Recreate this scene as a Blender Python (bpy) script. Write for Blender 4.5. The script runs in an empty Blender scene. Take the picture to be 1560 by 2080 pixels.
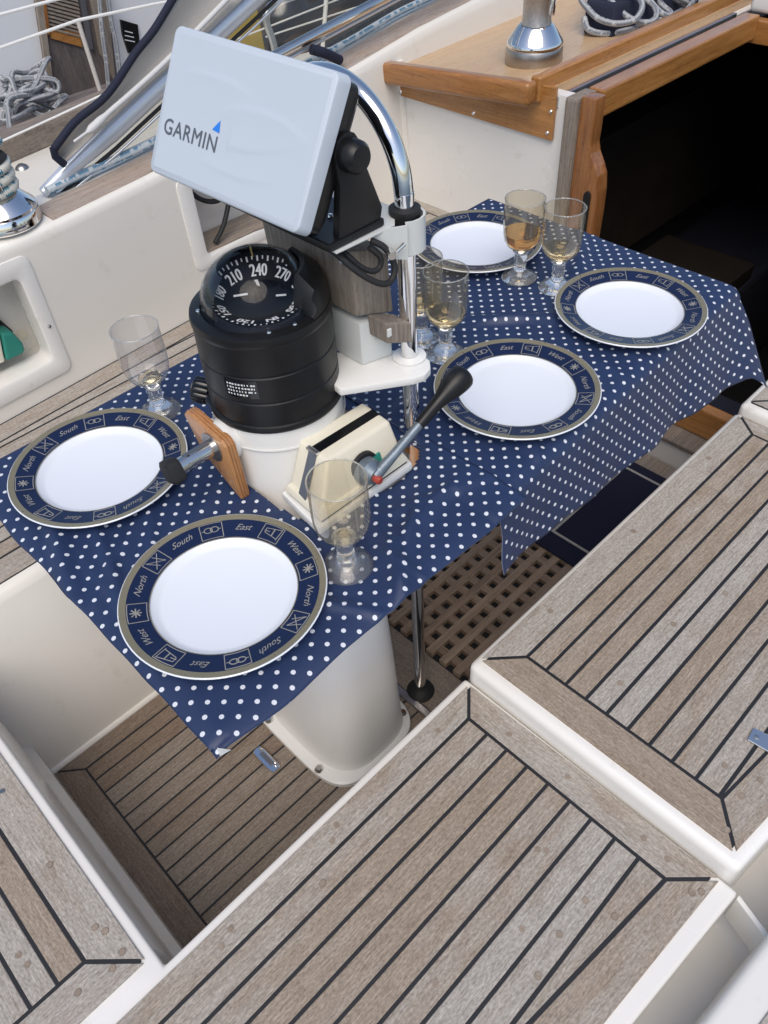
import bpy, bmesh, math, random
from mathutils import Vector, Matrix, noise
R = math.radians
random.seed(7)
sc = bpy.context.scene
COL = sc.collection

# ------------------------------------------------------------------ camera
CAMZ = 1.582
def cam_axes(yaw, pitch, roll):
    cy, sy, cp, sp = math.cos(yaw), math.sin(yaw), math.cos(pitch), math.sin(pitch)
    f = Vector((cy*cp, sy*cp, -sp)); r = Vector((sy, -cy, 0)); u = r.cross(f)
    c, s = math.cos(roll), math.sin(roll)
    return c*r + s*u, -s*r + c*u, f
cr, cu, cf = cam_axes(R(48.18643), R(45.77838), R(-4.17629))
cam = bpy.data.objects.new('camera', bpy.data.cameras.new('camera'))
COL.objects.link(cam)
cam.matrix_world = Matrix(((cr.x, cu.x, -cf.x, 0), (cr.y, cu.y, -cf.y, 0), (cr.z, cu.z, -cf.z, CAMZ), (0, 0, 0, 1)))
cam.data.sensor_fit = 'HORIZONTAL'; cam.data.sensor_width = 36
cam.data.lens = 36*1599.96/1560
cam.data.clip_start = 0.02; cam.data.clip_end = 2000
sc.camera = cam

# ------------------------------------------------------------------ light
SUN_EL, SUN_AZ = R(58), R(-138)          # azimuth measured from +X (bow) towards +Y (port)
world = bpy.data.worlds.new('World'); sc.world = world; world.use_nodes = True
wn = world.node_tree
sky = wn.nodes.new('ShaderNodeTexSky'); sky.sky_type = 'NISHITA'; sky.sun_disc = False
sky.sun_elevation = SUN_EL; sky.sun_rotation = R(90) - SUN_AZ
sky.air_density = 1.0; sky.dust_density = 2.0; sky.ozone_density = 1.0
bg = wn.nodes['Background']; bg.inputs['Strength'].default_value = 0.11
wn.links.new(sky.outputs[0], bg.inputs[0])
sun = bpy.data.objects.new('sun', bpy.data.lights.new('sun', 'SUN')); COL.objects.link(sun)
sun.data.energy = 1.45; sun.data.angle = R(48); sun.data.color = (1.0, 0.925, 0.82)
sd = Vector((math.cos(SUN_EL)*math.cos(SUN_AZ), math.cos(SUN_EL)*math.sin(SUN_AZ), math.sin(SUN_EL)))
sun.rotation_euler = sd.to_track_quat('Z', 'Y').to_euler(); sun.location = (3, 6, 8)
sc.view_settings.view_transform = 'Standard'; sc.view_settings.look = 'None'
sc.view_settings.exposure = 0.54; sc.view_settings.gamma = 1
sc.cycles.use_denoising = True
sc.cycles.max_bounces = 10; sc.cycles.transparent_max_bounces = 16
sc.cycles.sample_clamp_indirect = 4

# ------------------------------------------------------------------ materials
def new_mat(name):
    m = bpy.data.materials.new(name); m.use_nodes = True
    return m, m.node_tree, m.node_tree.nodes['Principled BSDF']
def plain(name, col, rough=0.5, metal=0.0, var=0.06, vscale=9.0, bump=0.0, bscale=200.0, coat=0.0, spec=0.5, dirt=None):
    m, nt, b = new_mat(name)
    b.inputs['Roughness'].default_value = rough; b.inputs['Metallic'].default_value = metal
    b.inputs['Coat Weight'].default_value = coat; b.inputs['Coat Roughness'].default_value = 0.12
    b.inputs['Specular IOR Level'].default_value = spec
    tc = nt.nodes.new('ShaderNodeTexCoord')
    n = nt.nodes.new('ShaderNodeTexNoise'); n.inputs['Scale'].default_value = vscale; n.inputs['Detail'].default_value = 6
    nt.links.new(tc.outputs['Object'], n.inputs['Vector'])
    mix = nt.nodes.new('ShaderNodeMixRGB')
    mix.inputs[1].default_value = (*[c*(1-var) for c in col], 1); mix.inputs[2].default_value = (*[min(1, c*(1+var)) for c in col], 1)
    nt.links.new(n.outputs['Fac'], mix.inputs[0])
    out = mix.outputs[0]
    if dirt:
        d = nt.nodes.new('ShaderNodeTexNoise'); d.inputs['Scale'].default_value = dirt[1]; d.inputs['Detail'].default_value = 9; d.inputs['Roughness'].default_value = .7
        nt.links.new(tc.outputs['Object'], d.inputs['Vector'])
        rp = nt.nodes.new('ShaderNodeValToRGB'); rp.color_ramp.elements[0].position = dirt[2]; rp.color_ramp.elements[1].position = min(1, dirt[2]+.14)
        nt.links.new(d.outputs['Fac'], rp.inputs[0])
        mx = nt.nodes.new('ShaderNodeMixRGB'); mx.inputs[2].default_value = (*dirt[0], 1)
        sc_ = nt.nodes.new('ShaderNodeMath'); sc_.operation = 'MULTIPLY'; sc_.inputs[1].default_value = dirt[3]
        nt.links.new(rp.outputs[0], sc_.inputs[0]); nt.links.new(sc_.outputs[0], mx.inputs[0]); nt.links.new(out, mx.inputs[1]); out = mx.outputs[0]
    nt.links.new(out, b.inputs['Base Color'])
    rr = nt.nodes.new('ShaderNodeMapRange'); rr.inputs[3].default_value = max(0, rough-.06); rr.inputs[4].default_value = min(1, rough+.08)
    nt.links.new(n.outputs['Fac'], rr.inputs[0]); nt.links.new(rr.outputs[0], b.inputs['Roughness'])
    if bump:
        n2 = nt.nodes.new('ShaderNodeTexNoise'); n2.inputs['Scale'].default_value = bscale; n2.inputs['Detail'].default_value = 4
        nt.links.new(tc.outputs['Object'], n2.inputs['Vector'])
        bp = nt.nodes.new('ShaderNodeBump'); bp.inputs['Strength'].default_value = bump; bp.inputs['Distance'].default_value = .002
        nt.links.new(n2.outputs['Fac'], bp.inputs['Height']); nt.links.new(bp.outputs[0], b.inputs['Normal'])
    return m
def wood(name, light, mid, dark, coord='UV', axis='X', rough=.7, coat=0.0, rnd=.25, bump=.35, fine=1.0):
    m, nt, b = new_mat(name); N, L = nt.nodes.new, nt.links.new
    b.inputs['Roughness'].default_value = rough; b.inputs['Coat Weight'].default_value = coat; b.inputs['Coat Roughness'].default_value = .12
    tc = N('ShaderNodeTexCoord'); oi = N('ShaderNodeObjectInfo')
    add = N('ShaderNodeVectorMath'); add.operation = 'ADD'
    rv = N('ShaderNodeVectorMath'); rv.operation = 'SCALE'; rv.inputs[0].default_value = (7.3, 3.1, 5.7); L(oi.outputs['Random'], rv.inputs['Scale'])
    L(tc.outputs[coord], add.inputs[0]); L(rv.outputs[0], add.inputs[1])
    def nz(s_along, s_across, detail=5, rgh=.6):
        mp = N('ShaderNodeMapping'); s = [s_across]*3; s['XYZ'.index(axis)] = s_along
        mp.inputs['Scale'].default_value = s
        t = N('ShaderNodeTexNoise'); t.inputs['Scale'].default_value = 1; t.inputs['Detail'].default_value = detail; t.inputs['Roughness'].default_value = rgh
        L(add.outputs[0], mp.inputs['Vector']); L(mp.outputs[0], t.inputs['Vector']); return t.outputs['Fac']
    g1 = nz(9, 420*fine); g2 = nz(3.5, 110*fine, 4); g3 = nz(8, 16, 5, .65); g4 = nz(60, 260, 3)
    def mth(op, a, c):
        t = N('ShaderNodeMath'); t.operation = op
        for i, v in enumerate((a, c)):
            if isinstance(v, (int, float)): t.inputs[i].default_value = v
            else: L(v, t.inputs[i])
        return t.outputs[0]
    s = mth('ADD', mth('MULTIPLY', g1, .42), mth('ADD', mth('MULTIPLY', g2, .3), mth('MULTIPLY', g3, .28)))
    s = mth('ADD', s, mth('MULTIPLY', mth('SUBTRACT', oi.outputs['Random'], .5), rnd*.35))
    rp = N('ShaderNodeValToRGB'); e = rp.color_ramp.elements
    e[0].position = .36; e[0].color = (*dark, 1); e[1].position = .66; e[1].color = (*light, 1)
    k = e.new(.5); k.color = (*mid, 1)
    L(s, rp.inputs[0])
    # brown blotches where the grey has worn off
    bl = N('ShaderNodeValToRGB'); bl.color_ramp.elements[0].position = .5; bl.color_ramp.elements[1].position = .72
    L(g3, bl.inputs[0])
    mx = N('ShaderNodeMixRGB'); mx.blend_type = 'MULTIPLY'; mx.inputs[2].default_value = (.86, .72, .6, 1)
    L(mth('MULTIPLY', bl.outputs[0], .75), mx.inputs[0]); L(rp.outputs[0], mx.inputs[1])
    pore = N('ShaderNodeValToRGB'); pore.color_ramp.elements[0].position = .3; pore.color_ramp.elements[1].position = .42
    pore.color_ramp.elements[0].color = (.55, .52, .5, 1); pore.color_ramp.elements[1].color = (1, 1, 1, 1)
    L(g4, pore.inputs[0])
    m2 = N('ShaderNodeMixRGB'); m2.blend_type = 'MULTIPLY'; m2.inputs[0].default_value = .8
    L(mx.outputs[0], m2.inputs[1]); L(pore.outputs[0], m2.inputs[2])
    L(m2.outputs[0], b.inputs['Base Color'])
    bp = N('ShaderNodeBump'); bp.inputs['Strength'].default_value = bump; bp.inputs['Distance'].default_value = .0015
    L(mth('ADD', g1, g4), bp.inputs['Height']); L(bp.outputs[0], b.inputs['Normal'])
    return m
def deck_teak(name, silver, tan, brown, k=1.0):
    m, nt, b = new_mat(name); N, L = nt.nodes.new, nt.links.new
    b.inputs['Roughness'].default_value = .78; b.inputs['Specular IOR Level'].default_value = .3
    tc = N('ShaderNodeTexCoord'); oi = N('ShaderNodeObjectInfo')
    def nz(su, sv, det=5, rgh=.62, off=0):
        mp = N('ShaderNodeMapping'); mp.inputs['Scale'].default_value = (su, sv, 1); mp.inputs['Location'].default_value = (off, off*.7, 0)
        t = N('ShaderNodeTexNoise'); t.inputs['Scale'].default_value = 1; t.inputs['Detail'].default_value = det; t.inputs['Roughness'].default_value = rgh
        L(tc.outputs['UV'], mp.inputs['Vector']); L(mp.outputs[0], t.inputs['Vector']); return t.outputs['Fac']
    def mth(op, a, c):
        t = N('ShaderNodeMath'); t.operation = op
        for i, v in enumerate((a, c)):
            if isinstance(v, (int, float)): t.inputs[i].default_value = v
            else: L(v, t.inputs[i])
        return t.outputs[0]
    def ramp(v, lo, hi, a=(0, 0, 0), c=(1, 1, 1)):
        r = N('ShaderNodeValToRGB'); r.color_ramp.elements[0].position = lo; r.color_ramp.elements[1].position = hi
        r.color_ramp.elements[0].color = (*a, 1); r.color_ramp.elements[1].color = (*c, 1); L(v, r.inputs[0]); return r.outputs[0]
    def mix(f, a, c, mode='MIX'):
        x = N('ShaderNodeMixRGB'); x.blend_type = mode
        for i, v in enumerate((f, a, c)):
            if isinstance(v, (int, float)): x.inputs[i].default_value = v
            elif isinstance(v, tuple): x.inputs[i].default_value = (*v, 1)
            else: L(v, x.inputs[i])
        return x.outputs[0]
    blotch = nz(7, 22, 6, .7); big = nz(2.2, 5, 3, .5, 4.1); grain = nz(22, 230, 6, .68, 1.7); fine = nz(70, 520, 4, .65, 7.7); speck = nz(170, 330, 3, .6, 9.1)
    tone = mth('ADD', mth('ADD', mth('MULTIPLY', blotch, .55), mth('MULTIPLY', big, .45)), mth('MULTIPLY', mth('SUBTRACT', oi.outputs['Random'], .5), .34))
    c = mix(ramp(tone, .40, .60), silver, tan)
    c = mix(mth('MULTIPLY', ramp(nz(6, 26, 6, .7, 13.3), .54, .74), .65), c, brown)
    c = mix(1.0, c, ramp(grain, .28, .70, (.68, .66, .64), (1.14, 1.14, 1.14)), 'MULTIPLY')
    c = mix(.8, c, ramp(fine, .30, .66, (.72, .71, .70), (1.12, 1.12, 1.12)), 'MULTIPLY')
    c = mix(.7, c, ramp(speck, .30, .62, (.58, .55, .52), (1.18, 1.18, 1.18)), 'MULTIPLY')
    c = mix(1.0, c, (k, k, k), 'MULTIPLY')
    L(c, b.inputs['Base Color'])
    bp = N('ShaderNodeBump'); bp.inputs['Strength'].default_value = .5; bp.inputs['Distance'].default_value = .0015
    L(mth('ADD', grain, mth('MULTIPLY', fine, .6)), bp.inputs['Height']); L(bp.outputs[0], b.inputs['Normal'])
    return m
M = {}
M['gelcoat'] = plain('gelcoat', (.77, .735, .67), .24, var=.035, vscale=3, coat=.25, dirt=((.52, .46, .37), 11, .60, .38))
M['gelcoat_white'] = plain('gelcoat_white', (.79, .77, .73), .26, var=.035, vscale=4, coat=.2, dirt=((.48, .43, .35), 17, .61, .4))
M['deck'] = plain('deck', (.66, .63, .57), .55, var=.05, vscale=5, bump=.3, bscale=420)
M['teak'] = deck_teak('teak', (.43, .402, .365), (.355, .295, .235), (.27, .195, .135))
M['teak_floor'] = deck_teak('teak_floor', (.30, .255, .21), (.25, .192, .145), (.18, .125, .085))
M['teak_grey'] = wood('teak_grey', (.36, .315, .27), (.24, .2, .165), (.12, .096, .078), coord='Object')
M['teak_grey_z'] = wood('teak_grey_z', (.36, .32, .27), (.255, .215, .175), (.14, .11, .09), coord='Object', axis='Z')
M['teak_cap'] = wood('teak_cap', (.46, .40, .35), (.34, .275, .23), (.2, .155, .125), coord='Object')
M['grate'] = wood('grate', (.40, .31, .22), (.29, .215, .15), (.17, .12, .08), coord='Object')
M['grate_y'] = wood('grate_y', (.36, .28, .2), (.26, .19, .13), (.15, .105, .07), coord='Object', axis='Y')
M['teak_grey_y'] = wood('teak_grey_y', (.36, .315, .27), (.24, .2, .165), (.12, .096, .078), coord='Object', axis='Y')
M['varnish_x'] = wood('varnish_x', (.50, .245, .078), (.37, .165, .046), (.23, .088, .024), coord='Object', axis='X', rough=.3, coat=.5, bump=.08, fine=.5)
M['varnish_y'] = wood('varnish_y', (.50, .245, .078), (.37, .165, .046), (.23, .088, .024), coord='Object', axis='Y', rough=.3, coat=.5, bump=.08, fine=.5)
M['varnish_z'] = wood('varnish_z', (.40, .19, .07), (.28, .115, .037), (.16, .058, .018), coord='Object', axis='Z', rough=.3, coat=.5, bump=.08, fine=.5)
M['cabin_teak'] = wood('cabin_teak', (.60, .42, .245), (.54, .365, .205), (.46, .295, .155), coord='Object', axis='X', rough=.35, coat=.25, bump=.08, fine=.5)
M['plywood'] = wood('plywood', (.55, .29, .12), (.45, .22, .085), (.33, .15, .055), coord='Object', axis='Z', rough=.4, coat=.35, bump=.1, fine=.4)
M['caulk'] = plain('caulk', (.012, .013, .016), .6, var=.2, bump=.2)
M['black'] = plain('black_plastic', (.007, .0072, .008), .36, var=.2, vscale=30, bump=.10, bscale=900, spec=.38, dirt=((.03, .03, .03), 60, .68, .35))
M['black_gloss'] = plain('black_gloss', (.006, .0065, .008), .12, var=.1)
M['rubber'] = plain('rubber', (.013, .013, .014), .65, var=.2)
M['white_paint'] = plain('white_paint', (.78, .77, .74), .3, var=.03, vscale=12, dirt=((.36, .31, .25), 30, .64, .35))
M['grey_white'] = plain('grey_white', (.62, .64, .62), .35, var=.05, vscale=10, dirt=((.3, .3, .28), 26, .62, .35))
M['cream'] = plain('cream_paint', (.74, .69, .56), .42, var=.04, vscale=14, dirt=((.4, .34, .24), 34, .62, .4))
M['cover'] = plain('cover_plastic', (.50, .555, .62), .42, var=.015, vscale=3)
M['logo_grey'] = plain('logo_grey', (.10, .115, .14), .5)
M['logo_blue'] = plain('logo_blue', (.02, .2, .72), .5)
M['chrome'] = plain('chrome', (.80, .80, .80), .06, 1.0, var=.02)
M['stainless'] = plain('stainless', (.68, .67, .65), .13, 1.0, var=.06, vscale=30)
M['steel_dull'] = plain('steel_dull', (.42, .40, .38), .32, 1.0, var=.2, vscale=40, bump=.2, bscale=300)
M['alu'] = plain('aluminium', (.72, .74, .76), .3, 1.0, var=.05)
M['lever'] = plain('lever_metal', (.20, .24, .28), .42, .6, var=.3, vscale=60, bump=.25, bscale=260)
M['red'] = plain('red_cap', (.36, .05, .03), .5, var=.2, vscale=60)
M['green'] = plain('green_plastic', (.02, .22, .17), .5)
M['porcelain'] = plain('porcelain', (.76, .79, .845), .12, var=.01, spec=.5, coat=.2)
M['navy_glaze'] = plain('navy_glaze', (.010, .018, .056), .14, var=.2, vscale=30, coat=.0, spec=.4)
M['gold'] = plain('gold_band', (.36, .31, .20), .28, .55, var=.08, vscale=50)
M['gold_line'] = plain('gold_line', (.30, .29, .265), .45, .1, var=.1)
M['white_print'] = plain('white_print', (.75, .77, .78), .5)
M['brass'] = plain('brass_pin', (.52, .38, .14), .3, .8)
M['compass_card'] = plain('compass_card', (.006, .009, .016), .6, var=.2, spec=.15)
M['canvas'] = plain('canvas', (.50, .47, .43), .85, var=.05, bump=.4, bscale=700)
M['navy_canvas'] = plain('navy_canvas', (.008, .011, .03), .8, var=.2, bump=.3, bscale=600)
M['canvas_pale'] = plain('canvas_pale', (.60, .60, .60), .7, var=.05)
M['vinyl_roll'] = plain('vinyl_roll', (.62, .66, .72), .22, .35, var=.05, vscale=6)
M['shade_black'] = plain('shade_black', (.006, .006, .007), .9, var=.3)  # near-black colour standing in for shade inside openings
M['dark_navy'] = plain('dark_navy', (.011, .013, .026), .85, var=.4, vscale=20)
M['hem'] = plain('cloth_cut_edge', (.22, .25, .34), .8)
M['shaded_wood'] = plain('shaded_wood', (.010, .007, .005), .5, var=.3, vscale=12)  # cabin shade put into the wood's colour
M['mat_navy'] = plain('mat_navy', (.006, .009, .03), .95, var=.3, vscale=90, bump=.6, bscale=900)
M['mat_border'] = plain('mat_border', (.42, .40, .36), .9, var=.2, vscale=90, bump=.5, bscale=900)
M['yellow'] = plain('yellow_canvas', (.62, .46, .13), .8, var=.08, vscale=4)
M['neigh_white'] = plain('neighbour_white', (.74, .76, .78), .4, var=.03, vscale=2, dirt=((.4, .42, .44), 6, .66, .25))
M['neigh_dark'] = plain('neighbour_dark', (.09, .09, .10), .6, var=.35, vscale=3)
M['neigh_wood'] = wood('neighbour_wood', (.20, .17, .16), (.13, .11, .105), (.07, .06, .058), coord='Object', axis='Z', fine=.12)
M['neigh_wood_x'] = wood('neighbour_wood_x', (.26, .23, .23), (.18, .16, .165), (.10, .09, .09), coord='Object', axis='X', fine=.2)
M['rope_white'] = None
def rope_mat(name, base, fleck, density):
    m, nt, b = new_mat(name); N, L = nt.nodes.new, nt.links.new
    b.inputs['Roughness'].default_value = .85
    tc = N('ShaderNodeTexCoord'); mp = N('ShaderNodeMapping'); mp.inputs['Scale'].default_value = (260, 4, 1)
    L(tc.outputs['UV'], mp.inputs['Vector'])
    ck = N('ShaderNodeTexChecker'); ck.inputs['Scale'].default_value = 1
    rot = N('ShaderNodeVectorMath'); rot.operation = 'ADD'
    # shear so that the braid runs round the rope
    sep = N('ShaderNodeSeparateXYZ'); cmb = N('ShaderNodeCombineXYZ'); L(mp.outputs[0], sep.inputs[0])
    a1 = N('ShaderNodeMath'); a1.operation = 'ADD'; L(sep.outputs[0], a1.inputs[0]); L(sep.outputs[1], a1.inputs[1])
    a2 = N('ShaderNodeMath'); a2.operation = 'SUBTRACT'; L(sep.outputs[0], a2.inputs[0]); L(sep.outputs[1], a2.inputs[1])
    L(a1.outputs[0], cmb.inputs[0]); L(a2.outputs[0], cmb.inputs[1]); L(cmb.outputs[0], ck.inputs['Vector'])
    nz = N('ShaderNodeTexNoise'); nz.inputs['Scale'].default_value = 1; mp2 = N('ShaderNodeMapping'); mp2.inputs['Scale'].default_value = (55, 2, 1)
    L(tc.outputs['UV'], mp2.inputs['Vector']); L(mp2.outputs[0], nz.inputs['Vector'])
    gt = N('ShaderNodeMath'); gt.operation = 'GREATER_THAN'; gt.inputs[1].default_value = density; L(nz.outputs['Fac'], gt.inputs[0])
    ml = N('ShaderNodeMath'); ml.operation = 'MULTIPLY'; L(gt.outputs[0], ml.inputs[0]); L(ck.outputs['Fac'], ml.inputs[1])
    mx = N('ShaderNodeMixRGB'); mx.inputs[1].default_value = (*base, 1); mx.inputs[2].default_value = (*fleck, 1); L(ml.outputs[0], mx.inputs[0])
    L(mx.outputs[0], b.inputs['Base Color'])
    bp = N('ShaderNodeBump'); bp.inputs['Strength'].default_value = .5; bp.inputs['Distance'].default_value = .001
    L(ck.outputs['Fac'], bp.inputs['Height']); L(bp.outputs[0], b.inputs['Normal'])
    return m
M['rope_white'] = rope_mat('rope_white_teal', (.66, .64, .56), (.03, .2, .28), .5)
M['rope_grey'] = rope_mat('rope_grey', (.42, .43, .44), (.14, .16, .19), .42)
M['rope_blue'] = rope_mat('rope_blue', (.55, .60, .62), (.06, .2, .33), .46)
def cloth_mat():
    m, nt, b = new_mat('polka_dot_cloth'); N, L = nt.nodes.new, nt.links.new
    tc = N('ShaderNodeTexCoord'); mp = N('ShaderNodeMapping')
    # staggered dots: square lattice turned 45 degrees, 19.5 mm between neighbours
    mp.inputs['Rotation'].default_value = (0, 0, R(45)); mp.inputs['Scale'].default_value = (1/.0195,)*3
    mp.inputs['Location'].default_value = (.31, .77, 0)
    L(tc.outputs['UV'], mp.inputs['Vector'])
    fr = N('ShaderNodeVectorMath'); fr.operation = 'FRACTION'; L(mp.outputs[0], fr.inputs[0])
    sb = N('ShaderNodeVectorMath'); sb.operation = 'SUBTRACT'; sb.inputs[1].default_value = (.5, .5, 0); L(fr.outputs[0], sb.inputs[0])
    ml = N('ShaderNodeVectorMath'); ml.operation = 'MULTIPLY'; ml.inputs[1].default_value = (1, 1, 0); L(sb.outputs[0], ml.inputs[0])
    ln = N('ShaderNodeVectorMath'); ln.operation = 'LENGTH'; L(ml.outputs[0], ln.inputs[0])
    rp = N('ShaderNodeMapRange'); rp.inputs[1].default_value = .145; rp.inputs[2].default_value = .170; rp.inputs[3].default_value = 1; rp.inputs[4].default_value = 0
    L(ln.outputs['Value'], rp.inputs[0])
    nz = N('ShaderNodeTexNoise'); nz.inputs['Scale'].default_value = 14; nz.inputs['Detail'].default_value = 6; L(tc.outputs['UV'], nz.inputs['Vector'])
    base = N('ShaderNodeMixRGB'); base.inputs[1].default_value = (.012, .025, .074, 1); base.inputs[2].default_value = (.019, .038, .106, 1); L(nz.outputs['Fac'], base.inputs[0])
    mx = N('ShaderNodeMixRGB'); mx.inputs[2].default_value = (.64, .67, .72, 1); L(rp.outputs[0], mx.inputs[0]); L(base.outputs[0], mx.inputs[1])
    L(mx.outputs[0], b.inputs['Base Color'])
    b.inputs['Roughness'].default_value = .5; b.inputs['Specular IOR Level'].default_value = .42; b.inputs['Coat Weight'].default_value = .08; b.inputs['Coat Roughness'].default_value = .35
    w = N('ShaderNodeTexNoise'); w.inputs['Scale'].default_value = 900; L(tc.outputs['UV'], w.inputs['Vector'])
    bp = N('ShaderNodeBump'); bp.inputs['Strength'].default_value = .25; bp.inputs['Distance'].default_value = .0006
    L(w.outputs['Fac'], bp.inputs['Height']); L(bp.outputs[0], b.inputs['Normal'])
    return m
M['cloth'] = cloth_mat()
def thin_glass(name, tint, f0=.05, rough=.01, power=3.5, fmax=.75, haze=0.0):
    m = bpy.data.materials.new(name); m.use_nodes = True; nt = m.node_tree; N, L = nt.nodes.new, nt.links.new
    nt.nodes.remove(nt.nodes['Principled BSDF'])
    tr = N('ShaderNodeBsdfTransparent'); tr.inputs[0].default_value = (*tint, 1)
    gl = N('ShaderNodeBsdfGlossy'); gl.inputs['Roughness'].default_value = rough
    lw = N('ShaderNodeLayerWeight'); lw.inputs['Blend'].default_value = .5
    pw = N('ShaderNodeMath'); pw.operation = 'POWER'; pw.inputs[1].default_value = power; L(lw.outputs['Facing'], pw.inputs[0])
    fr = N('ShaderNodeMapRange'); fr.inputs[3].default_value = f0; fr.inputs[4].default_value = fmax; L(pw.outputs[0], fr.inputs[0])
    df = N('ShaderNodeBsdfDiffuse'); df.inputs[0].default_value = (*[min(1, c*.95) for c in tint], 1)
    hz = N('ShaderNodeMixShader'); hz.inputs[0].default_value = haze; L(tr.outputs[0], hz.inputs[1]); L(df.outputs[0], hz.inputs[2])
    mx = N('ShaderNodeMixShader'); L(fr.outputs[0], mx.inputs[0]); L(hz.outputs[0], mx.inputs[1]); L(gl.outputs[0], mx.inputs[2])
    L(mx.outputs[0], nt.nodes['Material Output'].inputs[0])
    return m
M['bowl'] = thin_glass('glass_bowl', (.87, .82, .71), haze=.07, f0=.06, fmax=.85, power=2.6)
M['bowl_clear'] = thin_glass('glass_bowl_clear', (.91, .91, .92), haze=.05, f0=.06, fmax=.85, power=2.6)
M['dome'] = thin_glass('compass_dome', (.97, .98, 1.0), f0=.022, power=4, fmax=.4)
M['vinyl'] = thin_glass('clear_vinyl', (.90, .90, .87), rough=.06)
def glass(name, col, rough=0.0, ior=1.48, tw=1.0):
    m, nt, b = new_mat(name)
    b.inputs['Transmission Weight'].default_value = tw; b.inputs['Base Color'].default_value = (*col, 1)
    b.inputs['Roughness'].default_value = rough; b.inputs['IOR'].default_value = ior
    return m
M['glass'] = glass('glass_solid', (.97, .975, .965), ior=1.54, tw=.92)
M['wine'] = glass('white_wine', (.95, .85, .62), ior=1.15)
M['wine_dark'] = glass('amber_wine', (.86, .56, .24), ior=1.15)
def water_mat():
    m, nt, b = new_mat('harbour_water'); N, L = nt.nodes.new, nt.links.new
    b.inputs['Base Color'].default_value = (.03, .045, .05, 1); b.inputs['Roughness'].default_value = .12
    tc = N('ShaderNodeTexCoord'); n = N('ShaderNodeTexNoise'); n.inputs['Scale'].default_value = 1.6; n.inputs['Detail'].default_value = 5
    L(tc.outputs['Object'], n.inputs['Vector']); bp = N('ShaderNodeBump'); bp.inputs['Strength'].default_value = .4; L(n.outputs['Fac'], bp.inputs['Height']); L(bp.outputs[0], b.inputs['Normal'])
    return m
M['water'] = water_mat()

# ------------------------------------------------------------------ mesh helpers
def put(name, bm, mat, parent=None, origin=None, smooth=None):
    me = bpy.data.meshes.new(name)
    if isinstance(bm, bpy.types.Mesh): me = bm; me.name = name
    else:
        bmesh.ops.recalc_face_normals(bm, faces=bm.faces); bm.to_mesh(me); bm.free()
    if smooth is not None:
        me.polygons.foreach_set('use_smooth', [True]*len(me.polygons))
        me.set_sharp_from_angle(angle=R(smooth))
    if mat is not None:
        me.materials.clear(); me.materials.append(M[mat] if isinstance(mat, str) else mat)
    o = bpy.data.objects.new(name, me); COL.objects.link(o)
    if parent is not None:
        o.parent = parent
        w = parent; off = Vector((0, 0, 0))
        while w is not None:
            off += Vector(w.get('_o', (0, 0, 0))); w = w.parent
        me.transform(Matrix.Translation(-off))
    elif origin is not None:
        me.transform(Matrix.Translation(-Vector(origin))); o.location = origin; o['_o'] = tuple(origin)
    return o
def tag(o, label=None, cat=None, group=None, kind=None):
    if label: o['label'] = label
    if cat: o['category'] = cat
    if group: o['group'] = group
    if kind: o['kind'] = kind
    return o
def thing(name, label, cat, loc=(0, 0, 0), group=None):
    o = bpy.data.objects.new(name, None); COL.objects.link(o); o.location = loc; o['_o'] = tuple(loc)
    o.empty_display_size = .05
    return tag(o, label, cat, group)
def copy_tree(o, parent=None):
    c = o.copy(); COL.objects.link(c); c.parent = parent
    for ch in list(o.children): copy_tree(ch, c)
    return c
def bm_box(x0, x1, y0, y1, z0, z1, bev=0.0, seg=2):
    bm = bmesh.new(); bmesh.ops.create_cube(bm, size=1)
    for v in bm.verts:
        v.co = Vector((x0 + (v.co.x+.5)*(x1-x0), y0 + (v.co.y+.5)*(y1-y0), z0 + (v.co.z+.5)*(z1-z0)))
    if bev: bmesh.ops.bevel(bm, geom=bm.edges[:], offset=bev, segments=seg, profile=.6, affect='EDGES')
    return bm
def bm_prism(pts, h, bev=0.0, seg=2):
    """pts: list of 3-D points (planar); h: extrusion vector"""
    bm = bmesh.new(); h = Vector(h)
    a = [bm.verts.new(Vector(p)) for p in pts]; b = [bm.verts.new(Vector(p)+h) for p in pts]
    bm.faces.new(a[::-1]); bm.faces.new(b)
    n = len(pts)
    for i in range(n): bm.faces.new((a[i], a[(i+1) % n], b[(i+1) % n], b[i]))
    bmesh.ops.recalc_face_normals(bm, faces=bm.faces)
    if bev: bmesh.ops.bevel(bm, geom=bm.edges[:], offset=bev, segments=seg, profile=.6, affect='EDGES', clamp_overlap=True)
    return bm
def bm_lathe(prof, seg=32, c=(0, 0, 0), axis='Z'):
    bm = bmesh.new(); rings = []
    for r, z in prof:
        if r < 1e-6: rings.append([bm.verts.new((0, 0, z))])
        else: rings.append([bm.verts.new((r*math.cos(2*math.pi*i/seg), r*math.sin(2*math.pi*i/seg), z)) for i in range(seg)])
    for a, b in zip(rings, rings[1:]):
        for i in range(seg):
            j = (i+1) % seg
            if len(a) == 1 and len(b) == 1: continue
            if len(a) == 1: bm.faces.new((a[0], b[i], b[j]))
            elif len(b) == 1: bm.faces.new((a[i], b[0], a[j]))
            else: bm.faces.new((a[i], a[j], b[j], b[i]))
    if axis == 'X': bm.transform(Matrix.Rotation(R(90), 4, 'Y'))
    if axis == 'Y': bm.transform(Matrix.Rotation(R(-90), 4, 'X'))
    bm.transform(Matrix.Translation(Vector(c)))
    return bm
def at_dir(bm, pos, d, spin=0.0):
    bm.transform(Matrix.Translation(Vector(pos)) @ Vector(d).to_track_quat('Z', 'Y').to_matrix().to_4x4() @ Matrix.Rotation(spin, 4, 'Z')); return bm
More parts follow.
